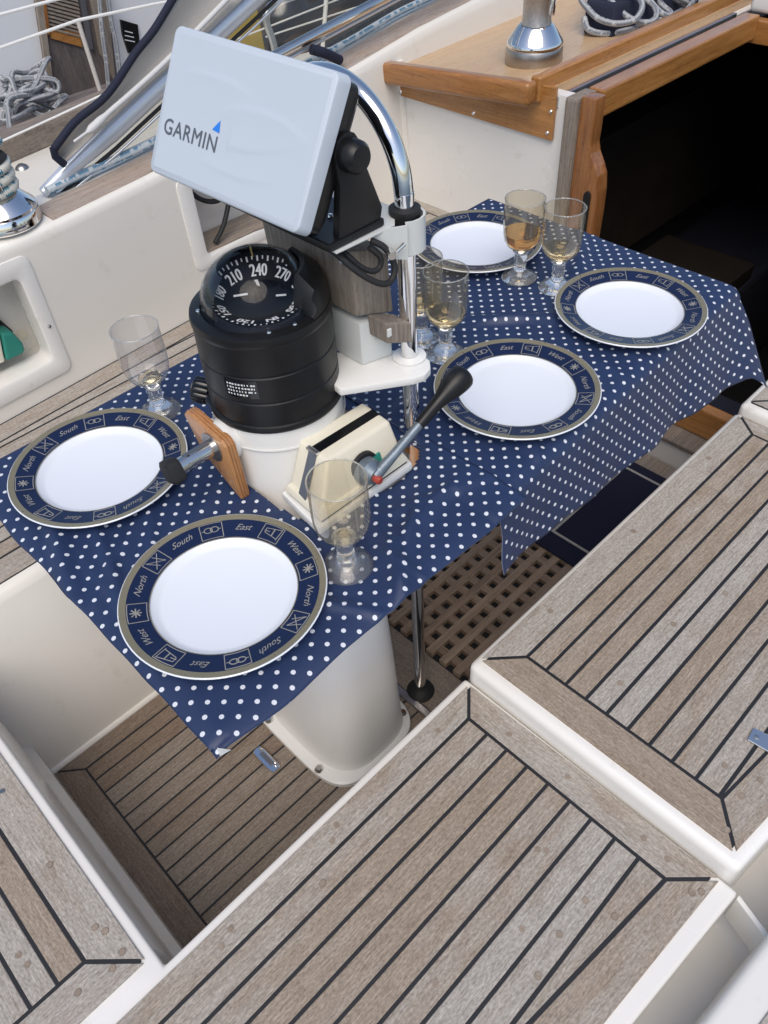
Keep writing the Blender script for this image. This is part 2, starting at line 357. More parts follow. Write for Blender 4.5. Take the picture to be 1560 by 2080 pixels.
def spline(pts, n=8):
    P = [Vector(p) for p in pts]; P = [2*P[0]-P[1]] + P + [2*P[-1]-P[-2]]; out = []
    for i in range(1, len(P)-2):
        a, b, c, d = P[i-1], P[i], P[i+1], P[i+2]
        for k in range(n):
            t = k/n
            out.append(.5*((2*b) + (c-a)*t + (2*a-5*b+4*c-d)*t*t + (3*b-a-3*c+d)*t**3))
    out.append(P[-2]); return out
def bm_tube(path, r, seg=12, bm=None):
    bm = bm or bmesh.new(); uv = bm.loops.layers.uv.verify()
    P = [Vector(p) for p in path]; n = len(P)
    T = [(P[min(i+1, n-1)]-P[max(i-1, 0)]).normalized() for i in range(n)]
    up = Vector((0, 0, 1)) if abs(T[0].z) < .9 else Vector((1, 0, 0))
    nrm = (up - T[0]*up.dot(T[0])).normalized(); rings = []; L = [0.0]
    for i in range(n):
        if i:
            L.append(L[-1]+(P[i]-P[i-1]).length); nrm = (nrm - T[i]*nrm.dot(T[i]))
            nrm = nrm.normalized() if nrm.length > 1e-6 else T[i].orthogonal().normalized()
        bi = T[i].cross(nrm); rr = r[i] if isinstance(r, (list, tuple)) else r
        rings.append([bm.verts.new(P[i] + rr*(math.cos(2*math.pi*k/seg)*nrm + math.sin(2*math.pi*k/seg)*bi)) for k in range(seg)])
    for i in range(n-1):
        for k in range(seg):
            j = (k+1) % seg
            f = bm.faces.new((rings[i][k], rings[i][j], rings[i+1][j], rings[i+1][k]))
            for lp, (a, b) in zip(f.loops, ((i, k), (i, k+1), (i+1, k+1), (i+1, k))): lp[uv].uv = (L[a], b/seg)
    bm.faces.new(rings[0][::-1]); bm.faces.new(rings[-1])
    return bm
def clip(poly, n, d):
    """keep n.p <= d"""
    out = []
    for i in range(len(poly)):
        p, q = poly[i], poly[(i+1) % len(poly)]
        a, b = n[0]*p[0]+n[1]*p[1]-d, n[0]*q[0]+n[1]*q[1]-d
        if a <= 0: out.append(p)
        if a*b < 0:
            t = a/(a-b); out.append((p[0]+(q[0]-p[0])*t, p[1]+(q[1]-p[1])*t))
    return out
def inset(poly, g):
    A = sum(p[0]*q[1]-q[0]*p[1] for p, q in zip(poly, poly[1:]+poly[:1]))
    if A < 0: poly = poly[::-1]
    out = list(poly)
    for p, q in zip(poly, poly[1:]+poly[:1]):
        dx, dy = q[0]-p[0], q[1]-p[1]; l = math.hypot(dx, dy)
        if l < 1e-9: continue
        n = (dy/l, -dx/l); out = clip(out, n, n[0]*p[0]+n[1]*p[1]-g)
        if len(out) < 3: return None
    return out
def plank(poly, z, th, d, parent, mat='teak', g=.0027, name='plank', ch=.0008):
    p = inset(poly, g)
    if not p or len(p) < 3: return None
    p2 = inset(p, ch) or p
    bm = bmesh.new(); uv = bm.loops.layers.uv.verify()
    zz = z + random.uniform(-.0004, .0004)
    lo = [bm.verts.new((*q, z-th)) for q in p]; mid = [bm.verts.new((*q, zz-ch)) for q in p]
    n = len(p)
    for i in range(n):
        j = (i+1) % n; bm.faces.new((lo[i], lo[j], mid[j], mid[i]))
    if len(p2) == n:
        top = [bm.verts.new((*q, zz)) for q in p2]
        for i in range(n):
            j = (i+1) % n; bm.faces.new((mid[i], mid[j], top[j], top[i]))
        bm.faces.new(top)
    else: bm.faces.new(mid)
    ux, uy = random.uniform(0, 9), random.uniform(0, 9)
    dd = Vector((d[0], d[1])).normalized(); pp = Vector((-dd.y, dd.x))
    for f in bm.faces:
        for lp in f.loops:
            c = lp.vert.co; lp[uv].uv = (dd.x*c.x+dd.y*c.y+ux, pp.x*c.x+pp.y*c.y+uy+c.z*.7)
    return put(name, bm, mat, parent)
def rect(x0, x1, y0, y1): return [(x0, y0), (x1, y0), (x1, y1), (x0, y1)]
plug_mesh = None
def plug(x, y, z, parent, r=.0052, seams=None, xe=9):
    global plug_mesh
    if plug_mesh is None:
        bm = bm_lathe([(0, .0006), (.80, .0006), (.84, -.0004), (.93, -.0004), (.97, .0005), (1, -.002)], 14)
        plug_mesh = bpy.data.meshes.new('plug'); bm.to_mesh(plug_mesh); bm.free()
        plug_mesh.materials.append(M['plug'])
    if seams and not (x > xe):
        for a, b in zip(seams, seams[1:]):
            if b <= y <= a: y = max(b+.010, min(a-.010, y))
    o = bpy.data.objects.new('wood_plug', plug_mesh); COL.objects.link(o); o.parent = parent
    off = Vector(parent.get('_o', (0, 0, 0)))
    o.location = Vector((x, y, z)) - off; o.scale = (r, r, 1); o.rotation_euler = (0, 0, random.uniform(0, 6))
    return o
M['plug'] = wood('plug_wood', (.40, .34, .285), (.30, .245, .195), (.2, .155, .12), coord='Object', axis='X', fine=.004)
def text_mesh(s, size, shear=0.0, bold=0.0, align='CENTER', ext=0.0, space=1.0):
    cu_ = bpy.data.curves.new('txt', 'FONT'); cu_.body = s; cu_.size = size; cu_.shear = shear; cu_.offset = bold
    cu_.align_x = align; cu_.space_character = space; cu_.align_y = 'CENTER'; cu_.extrude = ext; cu_.resolution_u = 3
    o = bpy.data.objects.new('txt', cu_); COL.objects.link(o)
    me = bpy.data.meshes.new_from_object(o.evaluated_get(bpy.context.evaluated_depsgraph_get()))
    bpy.data.objects.remove(o); bpy.data.curves.remove(cu_)
    return me
def add_mesh(bm, me, mw):
    b2 = bmesh.new(); b2.from_mesh(me); b2.transform(mw); t = bpy.data.meshes.new('t'); b2.to_mesh(t); b2.free()
    bm.from_mesh(t); bpy.data.meshes.remove(t)
def boolean_cut(o, boxes):
    cuts = []
    for b in boxes:
        c = put('cutter', b, None); cuts.append(c)
        md = o.modifiers.new('cut', 'BOOLEAN'); md.object = c; md.operation = 'DIFFERENCE'; md.solver = 'EXACT'
    dg = bpy.context.evaluated_depsgraph_get()
    me = bpy.data.meshes.new_from_object(o.evaluated_get(dg)); o.modifiers.clear(); o.data = me
    for c in cuts: bpy.data.objects.remove(c)
def ray(px, py):
    return cr*((px-780)/1599.96) - cu*((py-1040)/1599.96) + cf
def onY(px, py, y): d = ray(px, py); return Vector((0, 0, CAMZ)) + d*(y/d.y)
def onZ(px, py, z): d = ray(px, py); return Vector((0, 0, CAMZ)) + d*((z-CAMZ)/d.z)
def onX(px, py, x): d = ray(px, py); return Vector((0, 0, CAMZ)) + d*(x/d.x)

# ------------------------------------------------------------------ setting
bm = bmesh.new(); bmesh.ops.create_grid(bm, x_segments=8, y_segments=8, size=700)
bm.transform(Matrix.Translation((0, 0, -1.0)))
tag(put('water', bm, 'water'), kind='structure')

# cockpit sole: black bedding with teak planks, the forward half a teak grating
floor = put('floor', bm_box(-.06, 1.72, .40, 1.14, -.06, -.0008), 'caulk'); tag(floor, kind='structure')
GX = .70                                        # where the grating begins
FS = [1.0755 - .0388*i for i in range(13)]       # seams
plank([(-.018, 1.125), (.040, 1.076), (.655, 1.076), (.655, 1.125)], 0, .02, (1, 0), floor, 'teak_floor', .002)
plank([(-.018, 1.125), (.040, 1.076), (.040, .42), (-.018, .42)], 0, .02, (0, 1), floor, 'teak_floor', .002)
for a, b in zip(FS, FS[1:]): plank(rect(.040, .655, b, a), 0, .02, (1, 0), floor, 'teak_floor', .002)
plank(rect(.658, .765, .42, 1.125), 0, .02, (0, 1), floor, 'teak_floor', .001)
put('threshold_strip', bm_box(.638, .655, .55, 1.06, .0006, .006, .002), 'steel_dull', floor)

gr = thing('teak_grating', 'weathered teak grating set in the cockpit floor under the table', 'grating', (1.2, .78, 0))
gx0, gx1, gy0, gy1 = .77, 1.60, .50, 1.08
nx = int((gx1-gx0)/.0425)
for i in range(nx+1):
    x = gx0 + .0215 + i*.0425
    put('cross_bar', bm_box(x-.0105, x+.0105, gy0, gy1, -.002, .012), 'grate_y', gr)
for i in range(int((gy1-gy0)/.0425)+1):
    y = gy0 + .0205 + i*.0425
    put('long_bar', bm_box(gx0-.004, gx1, y-.0105, y+.0105, -.0025, .0135, .0008, 1), 'grate', gr)
put('end_board', bm_box(1.602, 1.70, .42, 1.12, -.0025, .0145, .002), 'teak_grey', gr)

mat = thing('floor_mat', 'dark navy floor mat with a pale line border, on the grating', 'mat', (1.45, .66, .015))
put('mat_body', bm_box(1.205, 1.64, .52, .775, .0145, .022, .002), 'mat_navy', mat)
for b in ((1.262, 1.269, .55, .752), (1.60, 1.607, .55, .752)):
    put('border_line', bm_box(*b, .0215, .0235), 'mat_border', mat)
for b in ((1.262, 1.607, .745, .752), (1.262, 1.607, .543, .550)):
    put('border_line', bm_box(*b, .0213, .0232), 'mat_border', mat)

# forward end of the cockpit: low step and sill under the companionway
st = thing('companionway_step', 'white step with weathered teak top and varnished sill below the companionway', 'step', (1.76, .8, 0))
put('riser', bm_box(1.705, 1.79, .40, 1.2, -.05, .085, .006), 'gelcoat', st)
put('tread', bm_box(1.70, 1.80, .40, 1.2, .0855, .10, .003), 'teak_grey', st)
put('sill', bm_box(1.765, 1.80, .41, 1.19, .1005, .19, .006), 'varnish_y', st)

# ---- helm bench (aft and starboard, one L-shaped moulding)
ZL = .41
hb = thing('bench', 'L-shaped teak-slatted helm bench nearest the camera, lower than the side bench', 'bench', (.1, .3, 0), 'teak slatted cockpit benches')
body = bm_prism([(-.75, -.02+.09, 0), (.34, -.017, 0), (.577, -.034, 0), (.577, .467, 0), (-.041, .467, 0), (-.041, 1.24, 0), (-.75, 1.24, 0)], (0, 0, ZL-.003), .007, 3)
put('moulding', body, 'gelcoat_white', hb, smooth=50)
put('caulking', bm_prism([(-.7, .095, ZL-.004), (.34, .012, ZL-.004), (.566, .003, ZL-.004), (.566, .448, ZL-.004), (-.7, .448, ZL-.004)], (0, 0, .0042)), 'caulk', hb)
put('caulking', bm_prism([(-.7, .492, ZL-.004), (-.060, .492, ZL-.004), (-.060, 1.2, ZL-.004), (-.7, 1.2, ZL-.004)], (0, 0, .0042)), 'caulk', hb)
put('riser', bm_prism([(-.0405, .50, .395), (-.034, .50, .375), (-.031, .50, .105), (-.016, .50, .09), (-.0135, .50, .0), (-.045, .50, .0), (-.045, .50, .395)], (0, .70, 0)), 'gelcoat', hb, smooth=30)
def outer(x): return .047 + (.522-x)*.104
def oedge(x): return -.012 + (.579-x)*.063
plank([(-.68, .411), (.521, .411), (.572, .455), (-.68, .455)], ZL+.001, .004, (1, 0), hb)
plank([(.521, .411), (.521, .047), (.577, -.010), (.572, .455)], ZL+.001, .004, (0, 1), hb)
plank([(.521, .047), (.577, -.010), (-.68, oedge(-.68)), (-.68, outer(-.68))], ZL+.001, .004, (1, -.08), hb)
LS = [.411, .371, .331, .2905, .250, .210, .171, .130, .090, .047]
for a, b in zip(LS, LS[1:]):
    q = clip(rect(-.68, .521, b, a), (-.104, -1), -(.047+.522*.104))
    if len(q) >= 3: plank(q, ZL+.001, .004, (1, 0), hb)
plank([(-.053, .485), (-.053, 1.2), (-.115, 1.2), (-.115, .547)], ZL+.001, .004, (0, 1), hb)
plank([(-.053, .485), (-.115, .547), (-.68, .547), (-.68, .485)], ZL+.001, .004, (1, 0), hb)
xs = [-.115 - .0395*i for i in range(14)]
for a, b in zip(xs, xs[1:]): plank(rect(b, a, .547, 1.2), ZL+.001, .004, (0, 1), hb)
for x, y in [(.533, .405), (.545, .345), (.55, .235), (.549, .10), (.547, .06), (.54, .003), (.53, .012),
             (.25, .437), (.23, .425), (.05, .436), (.028, .428), (.47, .432), (.485, .30), (.455, .312), (.437, .19), (.43, .205), (.40, .23), (.42, .11), (.43, .07),
             (.30, .352), (.27, .27), (.24, .31), (.18, .39), (.15, .23), (.10, .35), (.07, .31), (.33, .15), (.20, .19), (.36, .11), (.30, .095), (.12, .15), (.35, .31),
             (-.082, .575), (-.075, .56), (-.136, .575), (-.172, .6), (-.072, .52), (-.092, .512), (-.14, .52), (-.2, .51), (-.175, .62), (-.085, .7), (-.08, .93)]:
    plug(x, y, ZL+.001, hb, seams=LS if x > -.04 else None, xe=.51)
scr = put('screw', bm_lathe([(0, .0012), (.004, .0012), (.0048, 0)], 12, (-.083, .86, ZL+.0014)), 'steel_dull', hb)

# ---- starboard side bench (higher)
ZU = .45
ub = thing('bench', 'higher teak-slatted side bench on the right with rounded white front edge', 'bench', (1, .2, 0), 'teak slatted cockpit benches')
put('moulding', bm_prism([(.58, -.02, 0), (1.484, -.115, 0), (1.484, .466, 0), (.58, .466, 0)], (0, 0, ZU-.002), .016, 4), 'gelcoat_white', ub, smooth=50)
put('caulking', bm_prism([(.604, .002, ZU-.006), (1.465, -.086, ZU-.006), (1.465, .447, ZU-.006), (.604, .447, ZU-.006)], (0, 0, .0073)), 'caulk', ub)
plank([(.598, .457), (.657, .401), (1.428, .401), (1.473, .455)], ZU+.002, .004, (1, 0), ub)
plank([(.598, .457), (.657, .401), (.657, .048), (.597, -.006)], ZU+.002, .004, (0, 1), ub)
plank([(1.428, .401), (1.473, .455), (1.473, -.095), (1.428, -.035)], ZU+.002, .004, (0, 1), ub)
def outer2(x): return .047 - (x-.657)*.107
plank([(.657, .048), (.597, -.006), (1.473, -.098), (1.428, -.0355)], ZU+.002, .004, (1, -.1), ub)
US = [.401, .362, .323, .284, .245, .206, .168, .129, .090, .052, .012, -.028]
for a, b in zip(US, US[1:]):
    q = clip(rect(.657, 1.428, b, a), (-.107, -1), -(.047+.657*.107))
    if len(q) >= 3: plank(q, ZU+.002, .004, (1, 0), ub)
for x, y in [(.624, .39), (.63, .21), (.632, .155), (.63, .08), (.618, .045), (.62, .02), (.70, .34), (.71, .30), (.72, .26), (.73, .18), (.715, .11), (.705, .07),
             (.93, .34), (.98, .31), (1.05, .38), (.88, .26), (1.0, .23), (.85, .18), (1.1, .3), (.95, .15), (1.2, .34), (.68, .03), (.72, .02), (.83, .305), (.76, .43), (1.02, .43), (1.3, .43)]:
    plug(x, y, ZU+.002, ub, seams=US if x > .665 else None)
hg = thing('hinge', 'small stainless hinge plate screwed to the side bench at the right', 'hinge', (.79, .04, ZU+.003))
put('leaf', bm_prism([(.764, .066, ZU+.003), (.790, .069, ZU+.003), (.800, .0, ZU+.003), (.770, -.003, ZU+.003)], (0, 0, .003), .0012), 'alu', hg)
put('screw_head', bm_lathe([(0, .0016), (.0035, .0012), (.0042, 0)], 12, (.7775, .058, ZU+.0062)), 'stainless', hg)
put('knuckle', bm_tube([(.77, -.004, ZU+.008), (.80, 0, ZU+.008)], .005, 10), 'alu', hg)

fb = thing('bench', 'short teak bench end beyond the side bench at the right edge', 'bench', (1.64, .1, 0), 'teak slatted cockpit benches')
put('moulding', bm_prism([(1.492, -.13, 0), (1.795, -.16, 0), (1.795, .466, 0), (1.492, .466, 0)], (0, 0, ZU+.012), .012, 3), 'gelcoat_white', fb, smooth=50)
put('caulking', bm_prism([(1.51, -.10, ZU+.008), (1.78, -.13, ZU+.008), (1.78, .45, ZU+.008), (1.51, .45, ZU+.008)], (0, 0, .0073)), 'caulk', fb)
plank([(1.508, .455), (1.56, .402), (1.785, .402), (1.785, .455)], ZU+.016, .004, (1, 0), fb)
plank([(1.508, .455), (1.56, .402), (1.56, -.06), (1.508, -.1)], ZU+.016, .004, (0, 1), fb)
for a, b in zip(US[:11], US[1:11]): plank(rect(1.56, 1.785, b, a), ZU+.016, .004, (1, 0), fb)

gm = bmesh.new()
def speck(x, y, z, r, nrm=(0, 0, 1)):
    q = Vector(nrm).to_track_quat('Z', 'Y'); n = 6
    gm.faces.new([gm.verts.new(Vector((x, y, z)) + q @ Vector((r*random.uniform(.5, 1.1)*math.cos(2*math.pi*k/n), r*random.uniform(.5, 1.1)*math.sin(2*math.pi*k/n), 0))) for k in range(n)])
for k in range(70):
    t = random.random()**2; speck(-.008+.24*t, 1.1255-random.uniform(0, .004)-.0, .0012+random.uniform(0, .0006), random.uniform(.0006, .0022))
for k in range(90):
    t = random.random()**1.6; speck(-.0145+random.uniform(-.002, .002), 1.115-.33*t, .0012+random.uniform(0, .0006), random.uniform(.0006, .0024))
for k in range(40): speck(-.030, random.uniform(.75, 1.1), .02+random.random()*.0, .0008)
put('mildew_specks', gm, 'caulk', floor)['kind'] = 'stuff'

# ---- starboard coaming beside the bench, gutter between
sg = thing('starboard_coaming', 'white rounded cockpit coaming with teak cap, at the bottom right corner', 'coaming', (.4, -.2, 0))
put('gutter', bm_prism([(-.75, .2, .22), (.34, .1, .22), (1.795, .0, .22), (1.795, -.30, .22), (-.75, -.11, .22)], (0, 0, .06)), 'gelcoat', sg)
put('moulding', bm_prism([(-.75, .020, .28), (.39, -.074, .28), (.56, -.088, .28), (1.795, -.22, .28), (1.795, -.7, .28), (-.75, -.7, .28)], (0, 0, .165), .012, 3), 'gelcoat_white', sg, smooth=50)
for k in range(5):
    y0 = -.135 - .05*k
    plank([(-.6, y0+.095), (.6, y0), (.6, y0-.05), (-.6, y0+.045)], .4475, .004, (1, -.08), sg, g=.002)
put('divider', bm_prism([(.575, -.036, .32), (.583, -.036, .32), (.56, -.10, .32), (.552, -.10, .32)], (0, 0, .07), .002), 'gelcoat_white', sg)

# ---- port bench
pb = thing('bench', 'teak-slatted port bench behind the table below the recessed lockers', 'bench', (.9, 1.4, 0), 'teak slatted cockpit benches')
sec = [(1.122, -.05), (1.122, 0), (1.203, .425), (1.209, .438), (1.220, .447), (1.9, .447), (1.9, -.05)]
put('moulding', bm_prism([(-.75, y, z) for y, z in sec], (2.55, 0, 0)), 'gelcoat', pb, smooth=50)
put('cove', bm_tube([(-.04, 1.1235, .001), (1.70, 1.1235, .001)], .009, 10), 'gelcoat', pb)
def yw(x): return 1.689 + (x-.33)*.0552
put('caulking', bm_prism([(-.7, 1.228, .446), (1.79, 1.228, .446), (1.79, 1.78, .446), (-.7, 1.64, .446)], (0, 0, .0038)), 'caulk', pb)
plank([(-.7, 1.226), (1.79, 1.226), (1.79, 1.289), (-.7, 1.289)], .4505, .003, (1, 0), pb)
PS = [1.289+.040*i for i in range(12)]
for a, b in zip(PS, PS[1:]):
    q = clip(rect(-.7, 1.757, a, b), (-.0552, 1), 1.689-.33*.0552-.060)
    if len(q) >= 3: plank(q, .4505, .003, (1, 0), pb)
plank([(-.7, yw(-.7)-.060), (1.757, yw(1.757)-.060), (1.81, yw(1.81)-.002), (-.7, yw(-.7)-.002)], .4505, .003, (1, .055), pb)
plank([(1.757, 1.289), (1.812, 1.289), (1.812, yw(1.81)), (1.757, yw(1.757)-.060)], .4505, .003, (0, 1), pb)

# ---- port coaming, lofted, with two pockets cut in
TOP = [(-.75, 1.655, .80), (.35, 1.70, .815), (.6, 1.705, .822), (.9, 1.725, .834), (1.575, 1.79, .87), (1.9, 1.812, .905), (2.6, 1.87, .945), (3.4, 1.92, .98)]
def ytop(x):
    for (a, b, c), (d, e, f_) in zip(TOP, TOP[1:]):
        if x <= d: t = (x-a)/(d-a); return b+(e-b)*t, c+(f_-c)*t
    return TOP[-1][1:]
pc = thing('port_coaming', 'long off-white cockpit coaming wall with recessed lockers on the port side', 'coaming', (1, 1.75, .45))
bm = bmesh.new(); rows = []
for i in range(36):
    x = -.75 + i*(4.05/35); yt, zt = ytop(x); yb = yw(x) if x < 1.9 else yw(1.9)
    s = [(yb, .40), (yb, .452), (yb+.002, .47)]
    for k in (.25, .5, .75, .93): s.append((yb+(yt-yb)*k, .47+(zt-.47)*k))
    s += [(yt+.001, zt-.010), (yt+.006, zt-.003), (yt+.014, zt), (yt+.15, zt+.004), (yt+.17, zt-.02), (yt+.19, zt-.16), (yt+.19, .40)]
    rows.append([bm.verts.new((x, *q)) for q in s])
for a, b in zip(rows, rows[1:]):
    for k in range(len(a)):
        j = (k+1) % len(a); bm.faces.new((a[k], a[j], b[j], b[k]))
bm.faces.new(rows[0]); bm.faces.new(rows[-1][::-1])
wall = put('wall', bm, 'gelcoat', pc)
offc = Vector(pc['_o'])
cb = [bm_box(.10, .512, 1.55, 1.79, .53, .752), bm_box(.985, 1.42, 1.55, 1.84, .585, .79)]
for c in cb: c.transform(Matrix.Translation(-offc))
for c in list(cb): pass
def cut_local(o, bms):
    cuts = []
    for b in bms:
        c = put('cutter', b, None); c.parent = pc; cuts.append(c)
        md = o.modifiers.new('cut', 'BOOLEAN'); md.object = c; md.operation = 'DIFFERENCE'; md.solver = 'EXACT'
    bpy.context.view_layer.update()
    me = bpy.data.meshes.new_from_object(o.evaluated_get(bpy.context.evaluated_depsgraph_get()))
    o.modifiers.clear(); o.data = me
    for c in cuts: bpy.data.objects.remove(c)
    me.polygons.foreach_set('use_smooth', [True]*len(me.polygons)); me.set_sharp_from_angle(angle=R(40))
cut_local(wall, cb)
def pocket_frame(x0, x1, z0, z1, wl, wr, wb, wt, slope, depth=.009):
    """flanged frame lying on the wall; wl.. are flange widths"""
    bm = bmesh.new()
    def yy(x, z):
        yt, zt = ytop(x); return yw(x) + (yt-yw(x))*max(0, (z-.47)/(zt-.47)) + .001
    def loop(i0, i1, k0, k1, off, n=6, rad=.02):
        pts = []
        for cx, cz, a0 in ((i1-rad, k1-rad, 0), (i0+rad, k1-rad, 90), (i0+rad, k0+rad, 180), (i1-rad, k0+rad, 270)):
            for q in range(n):
                a = R(a0+90*q/(n-1)); pts.append((cx+rad*math.cos(a), cz+rad*math.sin(a)))
        return [bm.verts.new((x, yy(x, z)-off, z)) for x, z in pts]
    L0 = loop(x0-wl, x1+wr, z0-wb, z1+wt, -.002); L1 = loop(x0-wl+.001, x1+wr-.001, z0-wb+.001, z1+wt-.001, depth*.45)
    L2 = loop(x0-wl+.006, x1+wr-.006, z0-wb+.006, z1+wt-.006, depth*.6)
    L3 = loop(x0-.006, x1+.006, z0-.006, z1+.006, depth); L4 = loop(x0, x1, z0, z1, depth*.6, rad=.016); L5 = loop(x0+.002, x1-.002, z0+.002, z1-.002, -.05, rad=.014)
    for a, b in zip((L0, L1, L2, L3, L4), (L1, L2, L3, L4, L5)):
        for i in range(len(a)):
            j = (i+1) % len(a); bm.faces.new((a[i], a[j], b[j], b[i]))
    return bm
put('pocket_frame', pocket_frame(.12, .505, .535, .748, .03, .036, .045, .042, 0), 'gelcoat_white', pc, smooth=40)
put('pocket_frame', pocket_frame(.990, 1.40, .592, .782, .042, .035, .032, .02, 0), 'gelcoat_white', pc, smooth=40)
put('pocket_shelf', bm_box(.99, 1.415, 1.735, 1.835, .5855, .598, .004), 'teak_grey', pc)
put('pocket_hole', bm_lathe([(0, 0), (.016, 0), (.018, .003), (.012, .004), (0, .004)], 20, (1.04, 1.836, .742), 'Y'), 'rubber', pc)
put('frame_screw', bm_lathe([(0, .002), (.003, .0015), (.004, 0)], 10, (.525, 1.694, .617), 'Y'), 'rubber', pc)
put('frame_screw', bm_lathe([(0, .002), (.003, .0015), (.004, 0)], 10, (.43, 1.689, .507), 'Y'), 'steel_dull', pc)
put('frame_screw', bm_lathe([(0, .002), (.002, .0015), (.003, 0)], 10, (.967, 1.732, .687), 'Y'), 'rubber', pc)
put('round_label', bm_lathe([(0, .0005), (.013, .0005), (.013, 0)], 20, (.487, 1.7885, .575), 'Y'), 'cream', pc)
# teak cap and rope track
def strip(x0, x1, a, b, up, th, n=14):
    bm = bmesh.new(); rows = []
    for i in range(n+1):
        x = x0 + (x1-x0)*i/n; yt, zt = ytop(x)
        rows.append([bm.verts.new((x, yt+a, zt+up)), bm.verts.new((x, yt+a+.003, zt+up+th)), bm.verts.new((x, yt+b-.003, zt+up+th+.002)), bm.verts.new((x, yt+b, zt+up))])
    for p, q in zip(rows, rows[1:]):
        for k in range(4): bm.faces.new((p[k], p[(k+1) % 4], q[(k+1) % 4], q[k]))
    bm.faces.new(rows[0]); bm.faces.new(rows[-1][::-1]); return bm
put('teak_cap', strip(.63, 3.3, .016, .098, .0005, .0045), 'teak_cap', pc, smooth=30)
put('seal', strip(.72, 3.3, .134, .142, .004, .012), 'rubber', pc)
put('track', strip(.70, 3.3, .120, .133, .004, .010), 'alu', pc)

# things lying in the pockets
sp = thing('scrub_block', 'green and cream scrubbing block lying in the left coaming pocket', 'scrubber', (.40, 1.75, .56))
put('cream_half', bm_prism([(.20, 1.726, .574), (.409, 1.726, .566), (.424, 1.726, .632), (.20, 1.726, .655)], (0, .05, 0), .004), 'cream', sp)
put('green_half', bm_prism([(.412, 1.722, .565), (.460, 1.722, .566), (.464, 1.722, .59), (.452, 1.722, .625), (.427, 1.722, .634)], (0, .055, 0), .010, 3), 'green', sp)
put('dark_base', bm_prism([(.20, 1.776, .563), (.462, 1.776, .560), (.467, 1.776, .60), (.45, 1.776, .64), (.20, 1.776, .665)], (0, .01, 0), .002), 'rubber', sp)
wh = thing('winch_crank', 'grey metal crank end hanging in the left coaming pocket', 'winch crank', (.4, 1.74, .65))
put('shaft', bm_tube([(.30, 1.74, .742), (.388, 1.735, .70)], .016, 14), 'steel_dull', wh)
put('tip', bm_tube([(.386, 1.735, .703), (.410, 1.733, .684), (.413, 1.733, .681)], [.018, .018, .012], 14), 'steel_dull', wh)
put('ring', bm_tube([(.380, 1.7355, .7045), (.388, 1.735, .700)], .0188, 14), 'stainless', wh)
cb_ = put('rubber_tube', bm_tube(spline([(1.0, 1.815, .79), (1.035, 1.795, .715), (1.085, 1.78, .690), (1.135, 1.775, .712), (1.14, 1.772, .716), (1.128, 1.77, .705), (1.075, 1.752, .640), (1.03, 1.742, .606)], 6), .0065, 10), 'rubber')
tag(cb_, 'bent black rubber tube lying in the forward coaming pocket', 'tube')

# ---- side deck and rail
ra, rb_ = onZ(-60, 311, .765), onZ(330, 150, .765); rd = rb_-ra; rb_ = ra + rd*1.3; ra = ra - rd
sd_ = put('side_deck', bm_prism([(-.75, 1.86, .60), (3.4, 2.11, .60), (3.4, 2.2, .60), (rb_.x, rb_.y, .60), (ra.x, ra.y, .60)], (0, 0, .10)), 'deck'); tag(sd_, kind='structure')
put('deck_fitting', bm_lathe([(0, .012), (.008, .012), (.017, .006), (.02, 0)], 20, onZ(45, 342, .70)), 'steel_dull', sd_, smooth=40)
tr = thing('toe_rail', 'weathered grey wooden toe rail along the outer edge of the side deck', 'rail', (1, 2.5, .7))
a, b = onZ(-60, 311, .765), onZ(330, 150, .765); d = (b-a); b = a + d*1.3; a = a - d*1
put('rail', bm_prism([a, b, b+Vector((-.01, .07, 0)), a+Vector((-.01, .07, 0))], (0, 0, -.068), .006), 'teak_grey', tr)

# ------------------------------------------------------------------ cabin
cbk = thing('cabin_bulkhead', 'white cabin bulkhead facing the cockpit left of the companionway', 'bulkhead', (1.82, 1.5, .45))
put('panel', bm_prism([(1.80, 1.197, -.05), (1.80, 1.86, -.05), (1.80, 1.86, .825), (1.80, 1.29, .858), (1.80, 1.28, .866), (1.80, 1.197, .866)], (.035, 0, 0)), 'gelcoat_white', cbk)
put('fillet', bm_tube([(1.799, 1.768, .44), (1.799, 1.80, .85)], .012, 10), 'gelcoat', cbk)
cbs = thing('cabin_bulkhead', 'shaded cabin bulkhead right of the companionway behind the side bench', 'bulkhead', (1.82, .1, .45))
put('panel', bm_prism([(1.80, .405, -.05), (1.80, -.7, -.05), (1.80, -.7, .845), (1.80, .405, .875)], (.035, 0, 0)), 'gelcoat_white', cbs)
put('post', bm_box(1.775, 1.84, .375, .43, .0, .87, .006), 'teak_grey_z', cbs)

tp = thing('trim_board', 'varnished teak board screwed across the top of the white bulkhead', 'board', (1.79, 1.5, .8))
put('board', bm_prism([(1.7985, 1.237, .755), (1.7985, 1.806, .758), (1.7985, 1.806, .845), (1.7985, 1.237, .885)], (-.010, 0, 0), .002), 'varnish_y', tp)
for y, z in ((1.790, .768), (1.505, .768), (1.252, .772), (1.247, .826)):
    put('screw', at_dir(bm_lathe([(0, .004), (.003, .0035), (.0052, .001), (.0056, 0)], 12), (1.7885, y, z), (-1, 0, 0)), 'chrome', tp, smooth=40)

ct = thing('coachroof', 'coachroof panel in brown teak veneer carrying the winch', 'coachroof', (2.2, 1.5, .85))
bm = bmesh.new(); rows = []
for i in range(11):
    x = 1.79 + i*.16
    rows.append([bm.verts.new((x, y, z)) for y, z in ((1.275, .868), (1.45, .860), (1.65, .848), (1.86, .83), (1.86, .80), (1.275, .83))])
for p, q in zip(rows, rows[1:]):
    for k in range(6): bm.faces.new((p[k], p[(k+1) % 6], q[(k+1) % 6], q[k]))
bm.faces.new(rows[0]); bm.faces.new(rows[-1][::-1])
put('panel', bm, 'cabin_teak', ct, smooth=30)
